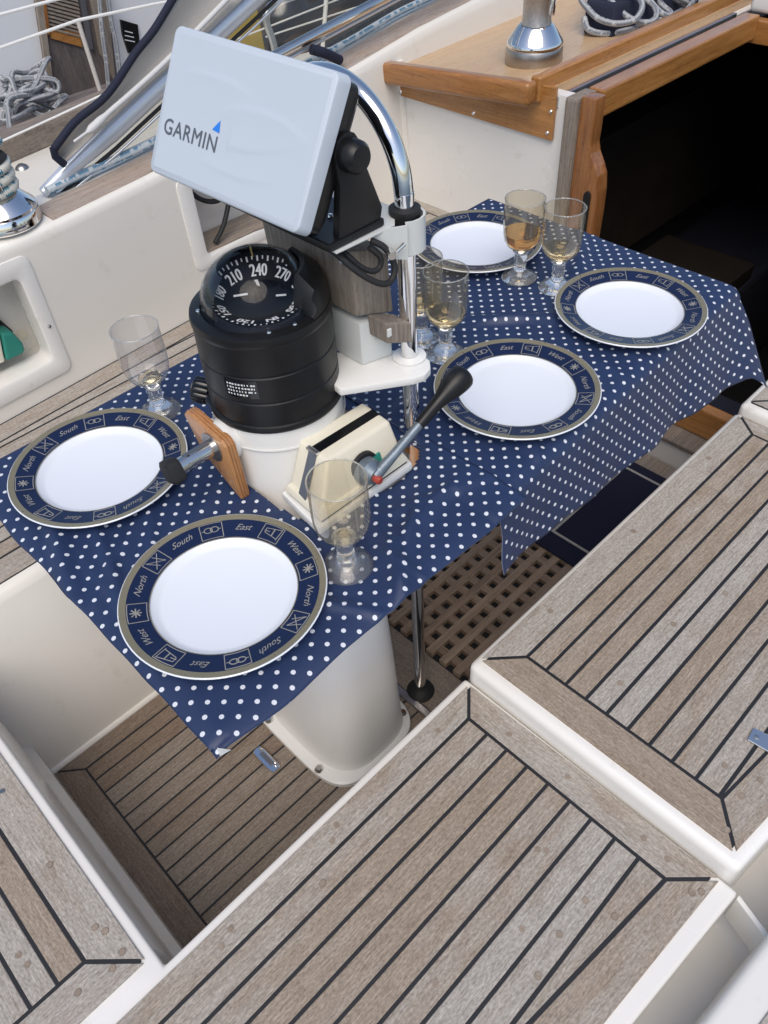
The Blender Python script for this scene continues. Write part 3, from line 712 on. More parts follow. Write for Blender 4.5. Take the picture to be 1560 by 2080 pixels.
# rounded rail along the aft edge and rail along the hatch
def rail(p0, p1, hgt, wid, mat, nm, par, bev=.012, out=Vector((0, 0, 0))):
    p0, p1 = Vector(p0), Vector(p1); d = (p1-p0).normalized(); side = Vector((-d.y, d.x, 0)).normalized()*wid
    return put(nm, bm_prism([p0, p1, p1+side, p0+side], (0, 0, -hgt), bev, 3), mat, par, smooth=50)
rail((1.768, 1.885, .852), (1.768, 1.2795, .901), .056, -.04, 'varnish_y', 'aft_rail', ct)
rail((1.776, 1.309, .9035), (3.3, 1.309, .905), .062, -.03, 'varnish_x', 'hatch_rail', ct, .006)
put('plug_hole', at_dir(bm_lathe([(0, 0), (.0075, 0), (.008, .002), (.006, .0025), (0, .0025)], 14), (1.7675, 1.338, .872), (-1, 0, 0)), 'rubber', ct)
put('slide_track', bm_box(1.795, 2.70, 1.232, 1.246, .835, .862, .002), 'alu', ct)
put('slide_track', bm_box(1.80, 2.70, 1.206, 1.214, .835, .858, .002), 'alu', ct)
put('track_bed', bm_box(1.84, 3.3, 1.19, 1.275, .80, .838), 'rubber', ct)
put('white_bead', bm_box(1.79, 2.9, 1.250, 1.274, .838, .846, .002), 'gelcoat_white', ct)
hh = thing('hatch_garage', 'white sliding hatch end beyond the companionway at the top right', 'hatch', (2.9, .9, .9))
put('cover', bm_box(2.70, 3.4, .30, 1.20, .868, .93, .015, 3), 'gelcoat_white', hh, smooth=50)
put('front_trim', bm_box(2.66, 2.698, .43, 1.165, .80, .862, .004), 'varnish_y', hh)

cw = thing('companionway', 'varnished teak companionway frame with grab slot around the dark opening', 'companionway', (1.82, 1.15, .3))
put('side_board', bm_box(1.86, 2.66, 1.142, 1.189, .812, .878, .005), 'varnish_x', cw)
put('grey_post', bm_box(1.772, 1.86, 1.1605, 1.197, .1, .876, .008), 'teak_grey_z', cw)
# varnished post with its swelling handle slot
def post_poly(off=0):
    return [(1.160, .1), (1.160, .880), (1.118, .880), (1.1175, .80), (1.1185, .772), (1.112, .75), (1.094, .722), (1.083, .70), (1.077, .66), (1.075, .60), (1.077, .50), (1.085, .40), (1.10, .33), (1.115, .28), (1.115, .1)]
bm = bm_prism([(1.788, y, z) for y, z in post_poly()], (.045, 0, 0), .004, 2)
o = put('side_post', bm, 'varnish_z', cw, smooth=40)
sl = []
slot = []
for k in range(24):
    a = 2*math.pi*k/24; slot.append((1.7795, 1.1035+.0095*math.cos(a), (.645 if math.sin(a) > 0 else .47)+.0095*math.sin(a)*1.6))
put('grab_slot', bm_prism(slot, (.0079, 0, 0), 0), 'shade_black', cw)
# cabin interior: an open box, its shade put into near-black colours
ci = thing('cabin_interior', 'cabin interior, its shade coloured near black, seen through the companionway', 'interior', (2.8, .8, -.6))
put('back_wall', bm_box(4.2, 4.25, -.6, 2.2, -.8, .80), 'shade_black', ci)
put('side_wall', bm_box(1.84, 4.2, 1.60, 1.64, -.8, .79), 'shade_black', ci)
put('side_wall', bm_box(1.84, 4.2, -.44, -.4, -.8, .79), 'shade_black', ci)
put('cabin_floor', bm_box(1.84, 4.2, -.4, 1.6, -.86, -.8), 'shade_black', ci)
put('lower_wall', bm_box(1.836, 1.86, -.4, 1.6, -.8, .08), 'shade_black', ci)
put('ceiling', bm_box(2.70, 4.25, -.6, 2.2, .80, .82), 'shade_black', ci)
put('ceiling', bm_box(1.84, 2.70, 1.21, 1.6, .795, .80), 'shade_black', ci)
put('ceiling', bm_box(1.84, 2.70, -.4, .42, .80, .82), 'shade_black', ci)
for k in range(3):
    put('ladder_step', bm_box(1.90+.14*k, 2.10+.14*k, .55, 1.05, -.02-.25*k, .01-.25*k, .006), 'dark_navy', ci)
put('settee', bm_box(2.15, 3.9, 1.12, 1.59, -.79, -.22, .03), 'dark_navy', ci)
put('cabinet', bm_box(2.3, 4.1, 1.42, 1.595, .05, .55, .01), 'shaded_wood', ci)
put('chart_table', bm_box(2.0, 2.9, 1.02, 1.40, -.05, .02, .01), 'shaded_wood', ci)
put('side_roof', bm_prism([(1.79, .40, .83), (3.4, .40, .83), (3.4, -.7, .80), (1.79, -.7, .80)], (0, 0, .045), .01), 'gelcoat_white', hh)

# winch on the cabin top
def winch(name, label, loc, s=1.0, rope=None, drum='chrome', zs=1.0):
    w = thing(name, label, 'winch', loc)
    def L(prof): return bm_lathe([(r*s, z*s*zs) for r, z in prof], 40, loc)
    put('base', L([(0, 0), (.062, 0), (.064, .004), (.063, .03), (.061, .034), (.0, .034)]), 'steel_dull' if drum == 'rough' else 'chrome', w, smooth=35)
    put('skirt', L([(0, .0345), (.062, .0345), (.0625, .041), (.060, .046), (.040, .073), (.036, .076), (0, .076)]), 'chrome', w, smooth=35)
    put('drum', L([(0, .0765), (.033, .0765), (.031, .09), (.031, .125), (.036, .134), (0, .134)]), 'winch_drum' if drum == 'rough' else 'chrome', w, smooth=35)
    put('self_tailer', L([(0, .1345), (.040, .1345), (.043, .140), (.038, .148), (.043, .156), (.040, .162), (0, .164)]), 'rubber', w, smooth=35)
    put('stripper', bm_tube([Vector(loc)+Vector((-.005, -.042, .10*zs))*s, Vector(loc)+Vector((-.008, -.046, .15*zs))*s, Vector(loc)+Vector((0, -.02, .17*zs))*s], .007*s, 10), 'chrome', w, smooth=40)
    return w
M['winch_drum'] = plain('winch_drum', (.55, .54, .53), .3, 1.0, var=.3, vscale=120, bump=.6, bscale=500)
winch('winch', 'chrome winch standing on the brown cabin top', (1.99, 1.462, .857), 1.24, drum='rough')
# rope bag on the cabin top
rb = thing('rope_bag', 'black bag with a coiled grey rope on the cabin top', 'rope bag', (2.4, 1.5, .862))
put('bag', bm_prism([(2.28, 1.50, .858), (2.28, 1.40, .858), (2.72, 1.375, .863), (2.95, 1.60, .860), (2.6, 1.70, .852)], (.03, .02, .075), .008), 'navy_canvas', rb)
for k in range(6):
    x = 2.33 + k*.07; c = Vector((x, 1.45 - k*.012, .90))
    path = [c + Vector((.05*math.sin(t)+random.uniform(-.008, .008), .10*math.cos(t)*(1-.05*k), .035+.03*math.sin(t*1.0+k)+.02*math.cos(t))) for t in [2*math.pi*q/12 for q in range(12)]]
    put('rope_coil', bm_tube(spline(path + path[:2], 4), .0085, 8), 'rope_grey', rb, smooth=60)
put('rope_coil', bm_tube(spline([(2.275, 1.50, .90), (2.262, 1.47, .876), (2.285, 1.42, .868), (2.36, 1.385, .869), (2.48, 1.36, .872), (2.60, 1.345, .885), (2.66, 1.36, .92), (2.64, 1.42, .95)], 6), .009, 8), 'rope_grey', rb, smooth=60)

# ------------------------------------------------------------------ table
TZ = .770
tb = thing('table', 'varnished cockpit table fixed round the pedestal, hidden under the dotted cloth', 'table', (.75, .8, 0))
put('aft_leaf', bm_box(.150, .418, .478, 1.112, TZ-.022, TZ, .004), 'varnish_y', tb)
put('side_leaf', bm_box(.419, .655, .478, .612, TZ-.022, TZ, .004), 'varnish_x', tb)
put('side_leaf', bm_box(.419, .655, .955, 1.112, TZ-.022, TZ, .004), 'varnish_x', tb)
put('forward_leaf', bm_box(.656, 1.385, .530, 1.112, TZ-.022, TZ, .004), 'varnish_x', tb)
put('fiddle', bm_prism([(.60, .610, TZ-.02), (.655, .610, TZ-.02), (.655, .66, TZ-.02)], (0, 0, .024)), 'varnish_x', tb)
put('leg', bm_tube([(1.33, .97, .0136), (1.33, .97, TZ-.022)], .014, 16), 'stainless', tb, smooth=40)

CZ = TZ + .0022
def nse(x, y, s, k=0): return noise.noise(Vector((x*s, y*s, 3.7*k+1.3)))
FLAT = [(.2729, .6267, .09), (.2896, .9669, .09), (.8595, .6149, .09), (1.1833, .6122, .09), (1.1963, .988, .09), (.438, 1.031, .034), (.42, .551, .034), (.872, .782, .034), (.879, .846, .034), (1.161, .847, .034), (1.177, .769, .034)]
def crease(x, y, px, py, ang, w, h, L=9):
    """soft linear fold through (px,py)"""
    ca, sa = math.cos(ang), math.sin(ang); d = -(x-px)*sa + (y-py)*ca; a = (x-px)*ca + (y-py)*sa
    k = 1.0
    for fx, fy, fr in FLAT: k *= max(0, min(1, (math.hypot(x-fx, y-fy)-fr)/.03))
    return k*h*math.exp(-(d/w)**2)*math.exp(-(a/L)**2)
def sheet(fn, nu, nv, uvf, keep=None, th=.0012):
    bm = bmesh.new(); uv = bm.loops.layers.uv.verify()
    V = {}
    for i in range(nu+1):
        for j in range(nv+1): V[i, j] = bm.verts.new(fn(i/nu, j/nv))
    for i in range(nu):
        for j in range(nv):
            if keep and not keep((i+.5)/nu, (j+.5)/nv): continue
            f = bm.faces.new((V[i, j], V[i+1, j], V[i+1, j+1], V[i, j+1]))
            for lp, (a, b) in zip(f.loops, ((i, j), (i+1, j), (i+1, j+1), (i, j+1))): lp[uv].uv = uvf(a/nu, b/nv)
    for v in [v for v in bm.verts if not v.link_faces]: bm.verts.remove(v)
    return bm
def fold(x, y, px, py, ang, w, h, L):
    ca, sa = math.cos(ang), math.sin(ang); d = abs(-(x-px)*sa + (y-py)*ca); a = (x-px)*ca + (y-py)*sa; k = 1.0
    for fx, fy, fr in FLAT: k *= max(0, min(1, (math.hypot(x-fx, y-fy)-fr)/.03))
    return k*h*max(0, 1-d/w)*max(0, 1-abs(a)/L)**.5
# aft cloth
AX0, AX1, AY0, AY1 = .131, .672, .452, 1.121
def ax(u, v):
    x = AX0 + (AX1-AX0)*u + (.004*nse(u, v*6, 1.5, 1) if u < .02 or u > .98 else 0); y = AY0 + (AY1-AY0)*v
    if v < .02: y += .008*nse(x*11, 0, 1, 2)
    # the forward edge of this cloth runs slightly askew
    if u > .9: x += (.012 - .035*max(0, .62-y)/.17*0)*(u-.9)/.1
    return x, y
def in_hole(x, y):
    ex, ey = (x-.548)/.124, (y-.774)/.158
    return (abs(ex)**4.5 + abs(ey)**4.5) < 1 + .10*nse(x, y, 40, 5)
def aft_fn(u, v):
    x, y = ax(u, v)
    z = CZ + .0018 + .0010*nse(x, y, 9) + crease(x, y, .20, .80, R(74), .009, .006, .2) + crease(x, y, .27, .80, R(58), .008, .005, .2) + crease(x, y, .17, .70, R(86), .008, .004, .12)
    z += crease(x, y, .52, .53, R(35), .008, .007, .12) + crease(x, y, .60, .55, R(-20), .009, .005, .1) + crease(x, y, .36, .52, R(120), .008, .005, .12) + crease(x, y, .47, .50, R(100), .007, .004, .05)
    z += fold(x, y, .46, .50, R(62), .022, .011, .16) + fold(x, y, .56, .54, R(8), .02, .009, .12) + fold(x, y, .16, .86, R(70), .02, .010, .16) + fold(x, y, .36, .79, R(15), .018, .006, .07) + fold(x, y, .22, .80, R(35), .016, .006, .10)
    o = max(0, .478-y); z -= o*o*5 + o*.12*(1+.8*nse(x, 0, 14, 31))
    o = max(0, .150-x); z -= o*o*6 + o*.15
    if u > .9: z += .002
    # torn edge turned up around the pedestal
    ex, ey = (x-.548)/.124, (y-.774)/.158; rr = (abs(ex)**4.5 + abs(ey)**4.5)
    if rr < 1.5 and x < .56: z += .010*(1.5-rr)*(.6+nse(x, y, 30, 8))
    return Vector((x, y, z))
c1 = put('tablecloth', sheet(aft_fn, 120, 140, lambda u, v: ax(u, v), lambda u, v: not in_hole(*ax(u, v))), 'cloth', smooth=60)
md = c1.modifiers.new('thickness', 'SOLIDIFY'); md.thickness = .0011; md.offset = 1; md.material_offset_rim = 1
c1.data.materials.append(M['hem'])
tag(c1, 'navy polka dot cloth on the near half of the table, around the pedestal', 'tablecloth', 'polka dot tablecloths')
# small white underside turned over at the near corner
bm = bmesh.new(); q = [onZ(441, 1519, .7785), onZ(470, 1523, .776), onZ(447, 1536, .7695)]
bm.faces.new([bm.verts.new(p) for p in q]); bmesh.ops.solidify(bm, geom=bm.faces[:], thickness=.0012)
put('turned_corner', bm, 'white_print', c1)
# forward cloth, falling over the starboard edge
FX0, FX1, FY = .650, 1.414, .494
def fedge(x): return .480 + (x-.67)*.040         # line of the table edge under the cloth
def drop(x):
    t = (x-.65)/(1.43-.65); return .130 + .055*t + .014*nse(x, 0, 8, 21) + .003*nse(x, 0, 20, 22)
TOPW = 1.121 - .49
def fpar(u, v):
    x = FX0 + (FX1-FX0)*u
    e = fedge(x); S0 = 1.121-e; S = S0 + drop(x)
    return x, e, S0, v*S
def fwd_fn(u, v):
    x, e, S0, s = fpar(u, v)
    if s <= S0-.02:
        y = 1.121 - s; z = CZ + .0008*nse(x, y, 9)
        k = max(0, 1-(S0-.02-s)/.05)
    else:
        t = s-(S0-.02); r = .024; a = min(t/r, R(80))
        y = e+.02 - r*math.sin(a); z = CZ - r*(1-math.cos(a))
        rest = t - r*R(80)
        if rest > 0:
            sl = .20 + (.20*nse(x, 0, 6, 11) + .05*nse(x, rest, 13, 12))*min(1, rest/.07)
            if x > 1.25: sl += .45*((x-1.25)/.16)**2
            y -= rest*sl; z -= rest*math.sqrt(max(.2, 1-sl*sl))
            x += -.10*rest*max(0, (.80-x)/.15) + .14*rest*max(0, (x-1.30)/.11)
        k = 1
    # folds crossing the top
    z += crease(x, y, 1.30, .80, R(20), .008, .004, .2) + crease(x, y, .98, .80, R(-35), .009, .005, .2) + crease(x, y, .80, .60, R(50), .008, .004, .1) + crease(x, y, 1.1, .56, R(60), .014, .004, .07) + crease(x, y, 1.02, .53, R(75), .01, .004, .05)
    z += (fold(x, y, .76, .75, R(20), .02, .009, .1) + fold(x, y, 1.02, .78, R(-50), .02, .010, .14) + fold(x, y, 1.30, .80, R(35), .02, .009, .16) + fold(x, y, .78, .53, R(70), .018, .006, .09))*(1 if s < S0 else 0)
    o = max(0, x-1.393); z -= o*o*16 + o*.25
    if u < .004: x += .004*nse(v*9, 0, 2, 3)
    return Vector((x, y, z))
def fuv(u, v):
    x, e, S0, s = fpar(u, v); return (x, 1.121 - s)
c2 = put('tablecloth', sheet(fwd_fn, 150, 150, fuv), 'cloth', smooth=60)
md = c2.modifiers.new('thickness', 'SOLIDIFY'); md.thickness = .0011; md.offset = 1; md.material_offset_rim = 1
c2.data.materials.append(M['hem'])
tag(c2, 'navy polka dot cloth on the far half of the table, hanging over its edge', 'tablecloth', 'polka dot tablecloths')
SURF = CZ + .0045

# ------------------------------------------------------------------ steering pedestal
PX, PY = .521, .80
ped = thing('steering_pedestal', 'white steering pedestal rising through the table, without its wheel', 'pedestal', (PX, PY, 0))
def superloft(levels, seg=48):
    bm = bmesh.new(); rows = []
    for cx, cy, rx, ry, e, z in levels:
        ring = []
        for k in range(seg):
            a = 2*math.pi*k/seg; c, s = math.cos(a), math.sin(a)
            ring.append(bm.verts.new((cx+rx*math.copysign(abs(c)**(2/e), c), cy+ry*math.copysign(abs(s)**(2/e), s), z)))
        rows.append(ring)
    for p, q in zip(rows, rows[1:]):
        for k in range(seg): bm.faces.new((p[k], p[(k+1) % seg], q[(k+1) % seg], q[k]))
    bm.faces.new(rows[0][::-1]); bm.faces.new(rows[-1]); return bm
put('flange', superloft([(.503, .79, .127, .172, 4, .0005), (.503, .79, .127, .172, 4, .012), (.503, .79, .122, .167, 4, .016)]), 'white_paint', ped, smooth=40)
put('column', superloft([(.512, .79, .113, .160, 3.2, .0155), (.513, .79, .110, .157, 3.2, .03), (.516, .795, .108, .150, 3, .25), (.519, .80, .106, .138, 2.6, .5), (.521, .80, .100, .115, 2.2, .72), (.521, .80, .098, .100, 2, .80), (.521, .80, .0965, .0965, 2, .86), (.521, .80, .096, .096, 2, .884)]), 'white_paint', ped, smooth=60)
for x, y in ((.389, .700), (.389, .868), (.605, .665)):
    put('bolt', bm_lathe([(0, .0075), (.006, .007), (.009, .003), (.010, 0)], 14, (x, y, .0163)), 'stainless', ped, smooth=40)
put('seam_ring', bm_lathe([(.0985, .8), (.0999, .803), (.0985, .806), (.0975, .803)], 48, (PX, PY, .05)), 'white_paint', ped, smooth=60)
# wheel shaft pointing aft
put('boss', bm_lathe([(0, 0), (.032, 0), (.032, .012), (.026, .022), (0, .022)], 28, (.412, .80, .855), 'X'), 'white_paint', ped, smooth=40)
put('bearing', bm_lathe([(0, 0), (.023, 0), (.023, .018), (0, .018)], 28, (.396, .80, .855), 'X'), 'steel_dull', ped, smooth=40)
sh_ = put('shaft', bm_tube([(.340, .80, .855), (.415, .80, .855)], .0125, 22), 'stainless', ped, smooth=40)
put('key', bm_box(.350, .395, .797, .803, .866, .869, .0005), 'steel_dull', sh_)
for x, a in ((.352, 200), (.357, 250), (.352, 150)):
    put('pin_hole', bm_lathe([(0, .0006), (.0018, .0006), (.0018, 0)], 8, (x, .80+.0126*math.cos(R(a)), .855-.0126*math.sin(R(a))), 'Y'), 'rubber', sh_)
put('hand_knob', at_dir(superloft([(0, 0, .0165, .0165, 4, 0), (0, 0, .0178, .0178, 4, .005), (0, 0, .0178, .0178, 4, .017), (0, 0, .014, .014, 4, .020)], 32), (.3395, .80, .855), (-1, 0, 0), R(25)), 'rubber', ped, smooth=35)
# brake knob on the port side
kb = bmesh.new()
for k in range(9):
    a = 2*math.pi*k/9
    b2 = bm_lathe([(0, 0), (.0072, 0), (.0075, .003), (.0075, .020), (.006, .023), (0, .023)], 10, (.0125*math.cos(a), .0125*math.sin(a), 0)); t = bpy.data.meshes.new('t'); b2.to_mesh(t); b2.free(); kb.from_mesh(t); bpy.data.meshes.remove(t)
b2 = bm_lathe([(0, .001), (.015, .001), (.015, .024), (.008, .027), (0, .027)], 20); t = bpy.data.meshes.new('t'); b2.to_mesh(t); b2.free(); kb.from_mesh(t); bpy.data.meshes.remove(t)
at_dir(kb, (.452, .872, .885), (-.6, .75, .25))
put('brake_knob', kb, 'black_gloss', ped, smooth=40)
# white arm to the guard rail
put('arm_plate', bm_prism([(.560, .700, .902), (.648, .640, .902), (.664, .634, .902), (.680, .638, .902), (.694, .652, .902), (.698, .67, .902), (.694, .69, .902), (.675, .715, .902), (.615, .775, .902), (.575, .80, .902)], (0, 0, .012), .003), 'white_paint', ped, smooth=50)
put('arm_bolt', bm_lathe([(0, .006), (.004, .005), (.0045, 0)], 12, (.683, .648, .896)), 'steel_dull', ped)

cp = thing('compass', 'large black ship compass with domed dial on top of the pedestal', 'compass', (PX, PY, .884))
put('housing', bm_lathe([(0, .8845), (.0985, .8845), (.0995, .888), (.0985, .893), (.0955, .8945), (.0953, .930), (.0942, .9315), (.0942, .9335), (.0953, .935), (.0951, .972), (.0940, .9735), (.0940, .9755), (.0951, .977), (.0945, 1.018), (.0955, 1.020), (.0960, 1.026), (.0945, 1.032), (.090, 1.0335), (.0800, 1.0345), (.0785, 1.030), (0, 1.030)], 64, (PX, PY, 0)), 'black', cp, smooth=25)
# sloping hood on the forward and starboard side
bm = bmesh.new(); rows = []
for k in range(19):
    a = R(-80 + 104*k/18); c, s_ = math.cos(a), math.sin(a)
    e = min(1, k/1.5, (18-k)/4.0); h = .046*e+.0005
    rows.append([bm.verts.new((PX+r*c, PY+r*s_, z)) for r, z in ((.0600, 1.0342), (.0600, 1.036+h), (.066, 1.0375+h), (.086, 1.0362+h*.62), (.0925, 1.036+h*.25), (.0938, 1.0335))])
for p, q in zip(rows, rows[1:]):
    for k in range(5): bm.faces.new((p[k], p[k+1], q[k+1], q[k]))
    bm.faces.new((p[5], p[0], q[0], q[5]))
bm.faces.new(rows[0]); bm.faces.new(rows[-1][::-1])
put('hood', bm, 'black', cp, smooth=35)
DR, DC, DH = .0780, 1.037, .068                          # glass dome
CR0, CZ0, CT = .0535, 1.0622, R(48)                      # middle of the lettered band and its slope
def cpt(az, y, up=.0007): r = CR0 + y*math.cos(CT) - up*math.sin(CT); return Vector((PX+r*math.cos(az), PY+r*math.sin(az), CZ0 + y*math.sin(CT) + up*math.cos(CT)))
card = put('dial', bm_lathe([(.0750, 1.0365), (.0745, 1.050), (.0700, 1.0762), (.0680, 1.0785), (CR0+.0145*math.cos(CT)+.004, CZ0+.0145*math.sin(CT)+.0044), (CR0-.016*math.cos(CT), CZ0-.016*math.sin(CT)), (.040, 1.0495), (.02, 1.049), (0, 1.0488)], 72, (PX, PY, 0)), 'compass_card', cp, smooth=30)
num = bmesh.new(); tick = bmesh.new()
AZ0 = 50
for hd in range(90, 361, 30):                           # the liquid-filled dome magnifies the card
    t_ = {360: 'N', 90: 'E'}.get(hd, str(hd)); me = text_mesh(t_, .0225); az = R(AZ0-(hd-240)*1.36)
    for dx in (-.0006, 0, .0006):
        b2 = bmesh.new(); b2.from_mesh(me)
        for v in b2.verts: v.co = cpt(az - (v.co.x*.74+dx)/CR0, v.co.y-.0045)
        t = bpy.data.meshes.new('t'); b2.to_mesh(t); b2.free(); num.from_mesh(t); bpy.data.meshes.remove(t)
for hd in range(105, 370, 5):
    lg = .0068 if hd % 10 == 0 else .0045; w = .0011 if hd % 10 == 0 else .0008; az = R(AZ0-(hd-240)*1.36)
    tick.faces.new([tick.verts.new(cpt(az+p/CR0, q)) for p, q in ((-w, .0145-lg), (w, .0145-lg), (w, .0145), (-w, .0145))])
def dial_warp(v):
    k = .30 + .70*(1+math.cos(math.atan2(v.y-PY, v.x-PX)-R(57)))/2
    if v.z > 1.0505: v.z = 1.0505 + (v.z-1.0505)*k
    dx, dy = v.x-PX, v.y-PY; r = math.hypot(dx, dy); c = math.cos(math.atan2(dy, dx)-R(57))
    v.z = max(1.0305, v.z - .0140 + .0070*c*r/.07); f_ = 1+.065*(1-c)/2
    v.x, v.y = PX+dx*f_, PY+dy*f_
    return v
for b_ in (num, tick):
    for v in b_.verts: v.co = dial_warp(v.co)
for v in card.data.vertices: v.co = dial_warp(v.co + Vector(cp['_o'])) - Vector(cp['_o'])
nb = put('dial_numbers', num, 'white_print', card); put('dial_ticks', tick, 'white_print', card)
def cc(az, r, z): return (PX+r*math.cos(R(az)), PY+r*math.sin(R(az)), z)
put('lubber_line', bm_tube([cc(57, .0680, 1.064), cc(57, .0610, 1.078), cc(56, .056, 1.082), cc(55, .053, 1.069)], .0011, 8), 'brass', card)
put('lubber_line', bm_tube([cc(22, .0700, 1.062), cc(24, .0650, 1.076), cc(26, .060, 1.081)], .0009, 8), 'alu', card)
put('pivot', bm_lathe([(.006, 1.036), (.0055, 1.052), (.003, 1.054), (0, 1.054)], 16, (PX, PY, 0)), 'black_gloss', card, smooth=40)
for q in ([(.010, .012), (.019, .033), (.023, .031), (.0125, .011)], [(-.026, .020), (-.010, .010), (-.008, .0135), (-.024, .0235)], [(.012, -.022), (.022, -.031), (.0245, -.0285), (.0145, -.0195)]):
    put('needle', bm_prism([(PX+a_, PY+b_, 1.0425) for a_, b_ in q], (0, 0, .0008)), 'white_print', card)
bm = bmesh.new(); rows = []
for k in range(25):
    a = R(57-125+250*k/24); rows.append([bm.verts.new((PX+(DR-.001)*math.cos(R(t))*math.cos(a), PY+(DR-.001)*math.cos(R(t))*math.sin(a), DC+(DH-.001)*math.sin(R(t)))) for t in (-2, 10, 20, 30, 38, 46, 50+16*math.sin(math.pi*k/24)**2)])
for p, q in zip(rows, rows[1:]):
    for k in range(6): bm.faces.new((p[k], p[k+1], q[k+1], q[k]))
put('dome_back', bm, 'black_gloss', cp, smooth=60)
put('dome', bm_lathe([(DR, 1.0345)] + [(DR*math.cos(R(t)), DC+DH*math.sin(R(t))) for t in range(0, 90, 5)] + [(0, DC+DH)], 64, (PX, PY, 0)), 'dome', cp, smooth=60)
for a in (150, 240, 265):
    put('screw', bm_lathe([(0, .002), (.0025, .0015), (.0032, 0)], 10, (PX+.082*math.cos(R(a)), PY+.082*math.sin(R(a)), 1.0345)), 'alu', cp)
# maker's plate: rows of fine white print on the housing
pl = bmesh.new(); pw = bmesh.new()
for r0 in range(4):
    z = .963 - r0*.0055
    az = R(196); 
    for q in range(10):
        a0 = az + R(q*2.6 + random.uniform(0, .5)); a1 = a0 + R(random.uniform(.8, 2.0))
        if r0 == 3 and q > 6: continue
        rr = .0962; vs = [pw.verts.new((PX+rr*math.cos(a), PY+rr*math.sin(a), zz)) for a, zz in ((a0, z), (a1, z), (a1, z+.0026), (a0, z+.0026))]; pw.faces.new(vs)
vsr = []
for q in range(9):
    a = R(194 + q*3.6); vsr.append((pl.verts.new((PX+.0958*math.cos(a), PY+.0958*math.sin(a), .9425)), pl.verts.new((PX+.0958*math.cos(a), PY+.0958*math.sin(a), .9715))))
for p, q in zip(vsr, vsr[1:]): pl.faces.new((p[0], q[0], q[1], p[1]))
plate_o = put('maker_plate', pl, 'black_gloss', cp); put('fine_print', pw, 'white_print', plate_o)

# plywood board on the shaft
py_ = [(.862, .880), (.855, .889), (.842, .891), (.772, .880), (.764, .872), (.757, .776), (.835, .823)]
pw_o = put('plywood_board', bm_prism([(.398, y, z) for y, z in py_], (.018, 0, 0), .003, 2), 'plywood', origin=(.398, .8, .83), smooth=40)
tag(pw_o, 'small varnished plywood board held on the steel wheel shaft', 'board')
for k in (.0045, .0095, .0140):
    put('ply_layer', bm_prism([(.398+k, y*1.0+(y-.81)*.012, z+(z-.84)*.012) for y, z in py_], (.0012, 0, 0)), 'varnish_z', pw_o)

# ------------------------------------------------------------------ guard rail arch
GXp, GYs, GYp = .680, .680, .920
path = [(GXp, GYs, .012), (GXp, GYs, .4), (GXp, GYs, .9), (GXp, GYs, 1.14)]
for k in range(13):
    a = math.pi*k/12; path.append((GXp, .80-.12*math.cos(a), 1.15+.12*math.sin(a)))
path += [(GXp, GYp, 1.14), (GXp, GYp, .9), (GXp, GYp, .4), (GXp, GYp, .012)]
gd = thing('guard_rail', 'polished stainless tube arch in front of the pedestal', 'guard rail', (.68, .8, 0))
put('tube', bm_tube(spline(path, 4), .0125, 24), 'chrome', gd, smooth=60)
for y in (GYs, GYp):
    put('foot_ring', bm_lathe([(.0128, 0), (.031, 0), (.032, .004), (.026, .010), (.018, .016), (.0128, .018)], 28, (GXp, y, .0008)), 'rubber' if y == GYs else 'steel_dull', gd, smooth=40)
put('foot_ring', bm_lathe([(.0128, 0), (.024, 0), (.0245, .003), (.0128, .006)], 28, (GXp, GYs, .9145)), 'white_paint', gd, smooth=40)
# clamp with its rubber sleeve
cl = thing('tube_clamp', 'white metal clamp gripping the guard rail below its bend', 'clamp', (GXp, GYs, 1.09))
put('sleeve', bm_lathe([(.0128, 1.082), (.0195, 1.082), (.0195, 1.132), (.0205, 1.134), (.0205, 1.139), (.0128, 1.141)], 28, (GXp, GYs, 0)), 'rubber', cl, smooth=40)
bm = bmesh.new(); rows = []
pts = [(.622, .678), (.632, .672), (.643, .666), (.658, .657)] + [(GXp+.0235*math.cos(R(a)), GYs+.0235*math.sin(R(a))) for a in range(225, 500, 25)] + [(.660, .712)]
for i, (x, y) in enumerate(pts):
    p0 = Vector(pts[max(0, i-1)]); p1 = Vector(pts[min(len(pts)-1, i+1)]); t = (p1-p0).normalized(); n = Vector((t.y, -t.x))*.0032
    zlo = 1.086 if i > 2 else (1.112, 1.100, 1.090)[i]
    rows.append([bm.verts.new((x, y, zlo)), bm.verts.new((x, y, 1.131)), bm.verts.new((x+n.x, y+n.y, 1.131)), bm.verts.new((x+n.x, y+n.y, zlo))])
for p, q in zip(rows, rows[1:]):
    for k in range(4): bm.faces.new((p[k], p[(k+1) % 4], q[(k+1) % 4], q[k]))
bm.faces.new(rows[0]); bm.faces.new(rows[-1][::-1])
put('band', bm, 'grey_white', cl, smooth=40)
put('wing_bolt', bm_tube([(.632, .660, 1.106), (.626, .650, 1.105)], .0055, 12), 'stainless', cl, smooth=40)
put('wing_bolt', bm_tube([(.636, .652, 1.107), (.646, .648, 1.114)], .0026, 8), 'stainless', cl, smooth=40)
put('shelf', bm_prism([(.556, .672, 1.1285), (.650, .668, 1.1285), (.684, .702, 1.1285), (.684, .90, 1.1285), (.556, .90, 1.1285)], (0, 0, .0026), .0006), 'grey_white', cl)

